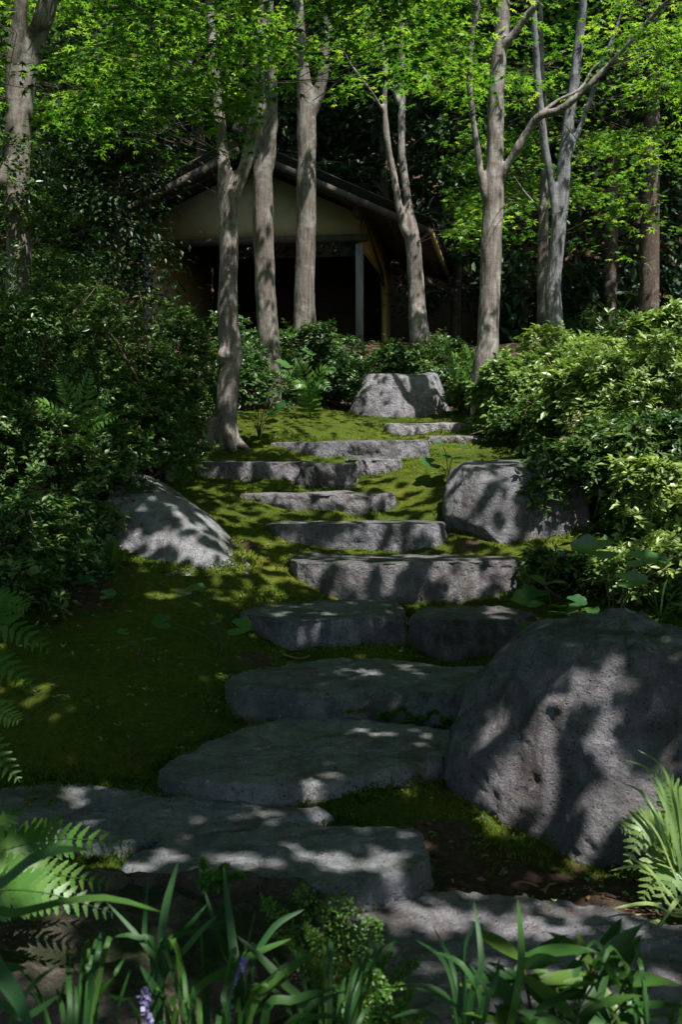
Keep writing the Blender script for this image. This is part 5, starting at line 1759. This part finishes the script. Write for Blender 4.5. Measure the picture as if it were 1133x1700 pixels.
p = strap_plant('strap leaved plant with a purple flower spike, centre of the bottom left', (265, 1790, 2.05), [
    ([(266, 1640, 2.1), (272, 1522, 2.15), (297, 1426, 2.2)], 17, .12), ([(262, 1660, 2.1), (312, 1572, 2.1), (362, 1518, 2.1)], 16, .55), ([(280, 1690, 2.05), (262, 1650, 2.0), (232, 1602, 2.0)], 17, .15),
    ([(268, 1640, 2.1), (240, 1570, 2.1), (176, 1497, 2.15)], 11, .2), ([(205, 1720, 2.0), (196, 1680, 1.95), (216, 1610, 1.95)], 12, .45), ([(290, 1700, 2.0), (285, 1670, 1.95), (290, 1650, 1.9)], 18, .6),
    ([(272, 1600, 2.1), (300, 1555, 2.2), (345, 1500, 2.3)], 16, .15), ([(270, 1600, 2.1), (330, 1545, 2.15), (390, 1525, 2.2)], 14, .15), ([(255, 1620, 2.1), (240, 1560, 2.2), (246, 1460, 2.25)], 12, .08),
    ([(262, 1600, 2.1), (225, 1556, 2.1), (190, 1555, 2.1)], 12, .3), ([(230, 1690, 2.0), (200, 1660, 1.95), (178, 1652, 1.9)], 12, .4), ([(310, 1700, 2.0), (322, 1670, 1.95), (320, 1636, 1.95)], 13, .2)], 1)
flower_spike([(262, 1790, 2.05), (248, 1730, 2.0), (242, 1645, 2.0)], p, 1)
p = strap_plant('strap leaved plant with crossing pale green leaves at bottom centre left', (430, 1800, 2.1), [
    ([(312, 1690, 2.05), (392, 1602, 2.1), (485, 1558, 2.15)], 22, .62), ([(412, 1705, 2.0), (468, 1622, 2.05), (535, 1572, 2.1)], 22, .7), ([(503, 1705, 2.0), (468, 1628, 2.05), (392, 1552, 2.1)], 20, .35),
    ([(400, 1650, 2.1), (385, 1560, 2.15), (371, 1436, 2.2)], 20, .1), ([(395, 1650, 2.1), (365, 1560, 2.2), (340, 1480, 2.25)], 14, .15), ([(440, 1690, 2.0), (490, 1660, 2.0), (560, 1640, 2.0)], 20, .4),
    ([(500, 1700, 1.95), (540, 1660, 1.95), (580, 1645, 1.9)], 14, .2), ([(380, 1700, 2.0), (372, 1650, 2.0), (400, 1590, 2.05)], 12, .2), ([(410, 1650, 2.1), (450, 1545, 2.2), (505, 1510, 2.25)], 14, .12),
    ([(470, 1720, 1.95), (520, 1690, 1.9), (570, 1690, 1.85)], 20, .55), ([(400, 1700, 2.0), (396, 1680, 1.95), (397, 1655, 1.9)], 12, .3)], 2)
flower_spike([(400, 1800, 2.1), (378, 1670, 2.05), (404, 1592, 2.05)], p, 2)
strap_plant('strap leaved plant at the bottom left corner with two long arching leaves', (-130, 1800, 1.8), [
    ([(-60, 1560, 1.9), (20, 1455, 1.9), (80, 1415, 1.9), (150, 1410, 1.95)], 28, .5), ([(-60, 1570, 1.9), (40, 1515, 1.9), (166, 1491, 1.95), (268, 1514, 2.0)], 22, .62),
    ([(-60, 1600, 1.75), (10, 1630, 1.7), (55, 1715, 1.65)], 34, .15), ([(-20, 1700, 1.8), (40, 1690, 1.8), (98, 1652, 1.8)], 18, .4), ([(-60, 1640, 1.8), (0, 1610, 1.8), (44, 1608, 1.8)], 26, .3),
    ([(0, 1740, 1.8), (50, 1640, 1.85), (100, 1600, 1.9)], 12, .12)], 3)
strap_plant('bright strap leaved clump at the right edge below the sunlit fern', (1150, 1560, 3.5), [
    ([(1110, 1500, 3.45), (1085, 1450, 3.4), (1040, 1420, 3.4)], 9, .8), ([(1110, 1480, 3.45), (1070, 1440, 3.4), (1015, 1445, 3.35)], 8, .85), ([(1120, 1450, 3.5), (1095, 1390, 3.5), (1060, 1340, 3.5)], 9, .7),
    ([(1130, 1430, 3.5), (1110, 1350, 3.5), (1080, 1290, 3.5)], 9, .8), ([(1140, 1440, 3.5), (1130, 1360, 3.5), (1125, 1290, 3.5)], 9, .6), ([(1120, 1520, 3.4), (1080, 1500, 3.35), (1010, 1510, 3.3)], 9, .85),
    ([(1120, 1540, 3.4), (1090, 1530, 3.3), (1040, 1560, 3.25)], 9, .7), ([(1140, 1520, 3.4), (1130, 1490, 3.3), (1095, 1540, 3.2)], 10, .8), ([(1100, 1380, 3.55), (1070, 1320, 3.6), (1035, 1300, 3.6)], 8, .6),
    ([(1125, 1400, 3.5), (1090, 1290, 3.55), (1040, 1262, 3.6)], 7, .4), ([(1130, 1380, 3.5), (1105, 1280, 3.55), (1060, 1245, 3.6)], 6, .4)], 4, 'fern_pale')
strap_plant('thin leaved grassy clump left of the glossy leafed plant at the bottom', (770, 1800, 2.15), [
    ([(760, 1700, 2.15), (740, 1600, 2.2), (690, 1560, 2.2)], 9, .1), ([(765, 1690, 2.15), (750, 1600, 2.2), (720, 1540, 2.2)], 9, .2), ([(775, 1690, 2.15), (770, 1580, 2.2), (800, 1520, 2.2)], 10, .1), ([(780, 1680, 2.1), (800, 1600, 2.1), (786, 1487, 2.2)], 13, .3),
    ([(760, 1700, 2.1), (720, 1640, 2.1), (640, 1640, 2.1)], 10, .12), ([(770, 1710, 2.05), (740, 1660, 2.0), (690, 1640, 2.0)], 11, .3), ([(790, 1700, 2.1), (820, 1640, 2.1), (830, 1590, 2.1)], 12, .15), ([(800, 1690, 2.1), (770, 1605, 2.1), (720, 1580, 2.15)], 13, .5),
    ([(850, 1690, 2.1), (866, 1590, 2.15), (860, 1490, 2.2)], 17, .75), ([(740, 1720, 2.05), (700, 1680, 2.0), (650, 1690, 2.0)], 10, .15), ([(800, 1720, 2.0), (810, 1650, 2.0), (780, 1600, 2.05)], 11, .3)], 5)
for k, (lab, bx_, d_, hgt) in enumerate([
    ('thin bladed clump at the very bottom, left of the purple spikes', 120, 1.95, 230), ('thin bladed clump at the bottom between the two purple spikes', 345, 2.0, 230),
    ('thin bladed clump at the bottom, under the lacy fern', 545, 2.0, 210), ('thin bladed clump at the bottom right corner', 1090, 2.1, 220)]):
    q = random.Random(700 + k)
    lv = []
    for m in range(17):
        a, h_ = q.uniform(-1, 1), hgt * q.uniform(.55, 1.1)
        x1 = bx_ + a * 60
        x2 = bx_ + a * q.uniform(80, 170)
        lv.append(([(x1, 1790 - h_ * .55, d_ + q.uniform(-.05, .15)), ((x1 + x2) / 2 + a * 12, 1790 - h_ * .95, d_ + q.uniform(-.05, .2)), (x2, 1790 - h_ * q.uniform(.75, 1.12), d_ + q.uniform(-.1, .25))], q.uniform(7, 13), q.uniform(.05, .8)))
    strap_plant(lab, (bx_, 1830, d_), lv, 30 + k)
for k, (lab, base, tips) in enumerate([
    ('grass tuft beside the foot of the knotted trunk', (303, 735, 9.9), [(330, 690, 9.8), (318, 682, 9.8), (290, 700, 9.8), (335, 715, 9.8), (300, 690, 9.8), (280, 712, 9.7)]),
    ('pale grass tuft behind the largest boulder at the right edge', (1095, 1030, 6.5), [(1060, 985, 6.4), (1080, 970, 6.4), (1110, 960, 6.5), (1130, 985, 6.4), (1075, 1000, 6.3), (1125, 1000, 6.4), (1100, 975, 6.4), (1140, 970, 6.4)]),
    ('sprig of lance leaves on the left shoulder of the sloping boulder', (185, 945, 7.05), [(168, 895, 7.0), (180, 885, 7.0), (200, 898, 6.95), (215, 915, 6.9), (155, 915, 6.95), (210, 930, 6.9)])]):
    wide = 4 if k < 2 else 12
    strap_plant(lab, base, [([((base[0] * .5 + t[0] * .5), (base[1] * .4 + t[1] * .6) - 6, t[2]), t], wide, random.uniform(.3, .8)) for t in tips], 20 + k, 'strap' if k < 2 else 'broad', 'grass_tuft' if k < 2 else 'leafy_sprig', None)


def lance_plant(label, base, whorls, seed):
    r = np.random.default_rng(seed)
    b = at(*base)
    b[2] = float(gz(b[0], b[1]))
    t = thing('lance_leaf_plant', label, 'plant', b, 'lance leaved plants')
    tv, tf = lance_template(.125, 9, .25, .03)
    for (px, py, d, n, L) in whorls:
        c = at(px, py, d)
        V, F = tube(catmull([b, (b + c) / 2 + r.normal(0, .015, 3), c], 8), np.linspace(.005, .0035, 8), 6)
        part('stem', V, F, M['stalk'], t, True)
        for k in range(n):
            a = k * 2.4 + r.uniform(-.3, .3)
            el = r.uniform(.05, 1.1)
            f = np.array([[math.cos(a), math.sin(a) * .9, el]])
            p0 = c - np.array([0, 0, .09 * (k / n)])
            V, F = scatter(tv, tf, p0[None], f, np.array([[0, -.25, 1.0]]) - f * .3 + r.normal(0, .25, (1, 3)), L * r.uniform(.75, 1.15))
            v = r.choice([.1, .25, .4, .55, .8, 1.0], p=[.2, .25, .22, .18, .15, .0])
            part('leaf', V, F, M['broad'], t, True, {'var': np.full(len(V), v)})


lance_plant('glossy lance leafed plant at bottom right with some yellowing leaves', (920, 1800, 2.25), [
    (868, 1590, 2.25, 8, .16), (925, 1640, 2.2, 8, .15), (990, 1600, 2.25, 10, .17), (960, 1690, 2.1, 8, .15), (1030, 1680, 2.15, 8, .15), (880, 1690, 2.1, 7, .14), (840, 1650, 2.2, 6, .13)], 7)

# ------------------------------------------------------------------ moss, litter and twigs
n = 900000
r = np.random.default_rng(90)
x = r.uniform(-3.2, 3.2, n)
y = 3.2 + 10.3 * r.uniform(0, 1, n) ** 1.35
z = gz(x, y)
px, py, f = project(np.stack([x, y, z], -1))
dd = dirt(x, y) + .55 * vnoise(np.stack([x, y, z], -1) * 5, 4)
ok = (px > -30) & (px < 1165) & (py < 1720) & (dd < .5)
ok &= np.arange(n) < n
i = ((x - hx0) / HS).astype(int).clip(0, hnx - 1)
j = ((y - hy0) / HS).astype(int).clip(0, hny - 1)
ROCKH = gz(hX, hY) * 0 - 9
for P in SHADE_PTS:
    a_, b_ = ((P[:, 0] - hx0) / HS).astype(int), ((P[:, 1] - hy0) / HS).astype(int)
    q = (a_ >= 0) & (a_ < hnx) & (b_ >= 0) & (b_ < hny)
    np.maximum.at(ROCKH, (a_[q], b_[q]), P[q, 2])
ok &= ROCKH[i, j] < z + .03
rk = ROCKH > gz(hX, hY) - .05
wide = rk.copy()
for a_, b_ in ((1, 0), (-1, 0), (0, 1), (0, -1), (1, 1), (-1, -1)):
    wide |= np.roll(np.roll(rk, a_, 0), b_, 1)
near = wide[i, j]
idx = np.nonzero(ok)[0][:260000]
x, y = x[idx], y[idx]
z = gz(x, y) + moss_relief(x, y)
m = len(x)
P = np.stack([x, y, z - .004], -1)
BLADE_V = np.array([(0, -.3, 0), (0, .3, 0), (1, 0, 0)], float)
fw = np.stack([r.normal(0, .55, m), r.normal(0, .55, m), np.ones(m)], -1)
V, F = scatter(BLADE_V, np.array([[0, 1, 2]]), P, fw, r.normal(size=(m, 3)) * [1, 1, .1], r.uniform(.006, .016, m) * (1 + .5 * vnoise(P * 4, 8)) * np.where(near[idx], 1.7, 1))
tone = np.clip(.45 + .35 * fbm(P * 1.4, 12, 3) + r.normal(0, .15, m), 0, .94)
tone = np.clip(tone - .3 * np.clip((-.35 - x) / .5, 0, 1) * np.clip((7.4 - y) / .8, 0, 1), 0, .94)      # blade tone lowered towards the near left of the lawn
tone[r.uniform(size=m) < .03] = 1.0
Q = np.concatenate(SHADE_PTS[:27])
qz = Q[:, 2] - gz(Q[:, 0], Q[:, 1]) - moss_relief(Q[:, 0], Q[:, 1])
px, py, f = project(Q)
hgt = .012 + .035 * np.clip(fbm(Q * 4, 44, 2), 0, 1)
Q = Q[(qz > -.03) & (qz < hgt) & (py < 1720) & (f > 2.5)]
Q = np.repeat(Q, 4, 0)
Q = Q + r.normal(0, .012, Q.shape) * [1, 1, .5]
V2, F2 = scatter(BLADE_V, np.array([[0, 1, 2]]), Q, r.normal(0, .6, Q.shape) + [0, -.2, 1], r.normal(size=Q.shape) * [1, 1, .1], r.uniform(.008, .02, len(Q)))
V, F = merge([(V, F), (V2, F2)])
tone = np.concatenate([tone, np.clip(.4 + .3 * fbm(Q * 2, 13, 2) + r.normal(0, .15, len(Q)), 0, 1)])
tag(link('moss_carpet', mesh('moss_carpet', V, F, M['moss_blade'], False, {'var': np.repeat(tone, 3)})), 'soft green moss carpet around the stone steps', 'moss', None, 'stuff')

chunks, tones = [], []
n = 15000
x, y = r.uniform(-3.2, 3.2, n), 3.0 + 11 * r.uniform(0, 1, n)
dd = dirt(x, y) + .25 * r.uniform(-1, 1, n)
pk = (dd > .55) | (r.uniform(size=n) < .07)
i = ((x - hx0) / HS).astype(int).clip(0, hnx - 1)
j = ((y - hy0) / HS).astype(int).clip(0, hny - 1)
pk &= ROCKH[i, j] < gz(x, y) + .03
x, y = x[pk], y[pk]
P = np.stack([x, y, gz(x, y) + moss_relief(x, y) + r.uniform(.003, .015, len(x))], -1)
V, F = scatter(SMALL_V, SMALL_F, P, r.normal(size=P.shape) * [1, 1, .25], np.array([0, 0, 1.0]) + r.normal(0, .4, P.shape), r.uniform(.012, .045, len(x)))
tag(link('leaf_litter', mesh('leaf_litter', V, F, M['litter'], False, {'var': np.repeat(r.uniform(0, .94, len(x)), len(SMALL_V))})), 'dry brown leaves scattered over the bare soil', 'fallen leaves', None, 'stuff')
ch, n = [], 0
T = np.concatenate([P[r.integers(0, len(P), 34)] for P in SHADE_PTS[:16]])
V, F = scatter(SMALL_V, SMALL_F, T + [0, 0, .006], r.normal(size=T.shape) * [1, 1, .1], np.array([0, 0, 1.0]) + r.normal(0, .25, T.shape), r.uniform(.008, .026, len(T)))
tag(link('stone_litter', mesh('stone_litter', V, F, M['litter'], False, {'var': np.repeat(r.uniform(0, .9, len(T)), len(SMALL_V))})), 'crumbs of dry leaf lying on the treads of the steps', 'fallen leaves', None, 'stuff')
x, y = r.uniform(-2.6, 2.4, 900), 3.6 + 9 * r.uniform(0, 1, 900) ** 1.2
ii, jj = ((x - hx0) / HS).astype(int).clip(0, hnx - 1), ((y - hy0) / HS).astype(int).clip(0, hny - 1)
k_ = (ROCKH[ii, jj] < gz(x, y) + .03) & (vnoise(np.stack([x, y, 0 * x], -1) * 1.3, 61) > -.05)
x, y = x[k_], y[k_]
P = np.repeat(np.stack([x, y, gz(x, y) + moss_relief(x, y) + .012], -1), 5, 0) + r.normal(0, .012, (5 * len(x), 3)) * [1, 1, .3]
V, F = scatter(SMALL_V, SMALL_F, P, r.normal(size=P.shape) * [1, 1, .2] + [0, 0, .35], np.array([0, -.3, 1.0]) + r.normal(0, .3, P.shape), r.uniform(.012, .035, len(P)))
tag(link('moss_weeds', mesh('moss_weeds', V, F, M['azalea_light'], False, {'var': np.repeat(r.uniform(0, .6, len(P)), len(SMALL_V))})), 'tiny green weeds dotted over the moss', 'weeds', None, 'stuff')
for k, (lab, A, B) in enumerate([
    ('thin fallen twig leaning on the left of the first raised step', (438, 1156, 5.45), (462, 1182, 5.3)), ('small dry twig on the back edge of the first raised step', (470, 1086, 6.3), (515, 1088, 6.25)),
    ('dry twig on the soil below the largest boulder', (850, 1470, 3.75), (895, 1472, 3.72)), ('pale dry twig on the soil left of the sunlit clump', (905, 1482, 3.68), (925, 1466, 3.78))]):
    a_, b_ = at(*A), at(*B)
    a_[2] = max(a_[2], gz(a_[0], a_[1]) + .015)
    b_[2] = max(b_[2], gz(b_[0], b_[1]) + .015)
    V, F = tube(catmull([a_, (a_ + b_) / 2 + r.normal(0, .012, 3), b_], 8), np.linspace(.006, .003, 8), 6)
    solo('twig', V, F, M['litter'], lab, 'twig', 'fallen twigs', True, {'var': np.full(len(V), .8)})
V, F = scatter(*lance_template(.3, 4, -.25, .12), at(68, 1336, 4.36)[None] + [[0, 0, .01]], np.array([[1, .3, 0]]), np.array([[0, -.4, 1.0]]), .06)
solo('fallen_leaf', V, F, M['litter'], 'curled brown leaf lying on the long low slab at left', 'leaf', None, True, {'var': np.full(len(V), .6)})
_t = {}
for o in scene.objects:
    if o.type == 'MESH':
        k = o.name.split('.')[0] if o.parent else o.name
        _t[k] = _t.get(k, 0) + len(o.data.loops) - 2 * len(o.data.polygons)
print('TRI', sum(_t.values()), sorted(_t.items(), key=lambda q: -q[1])[:12])
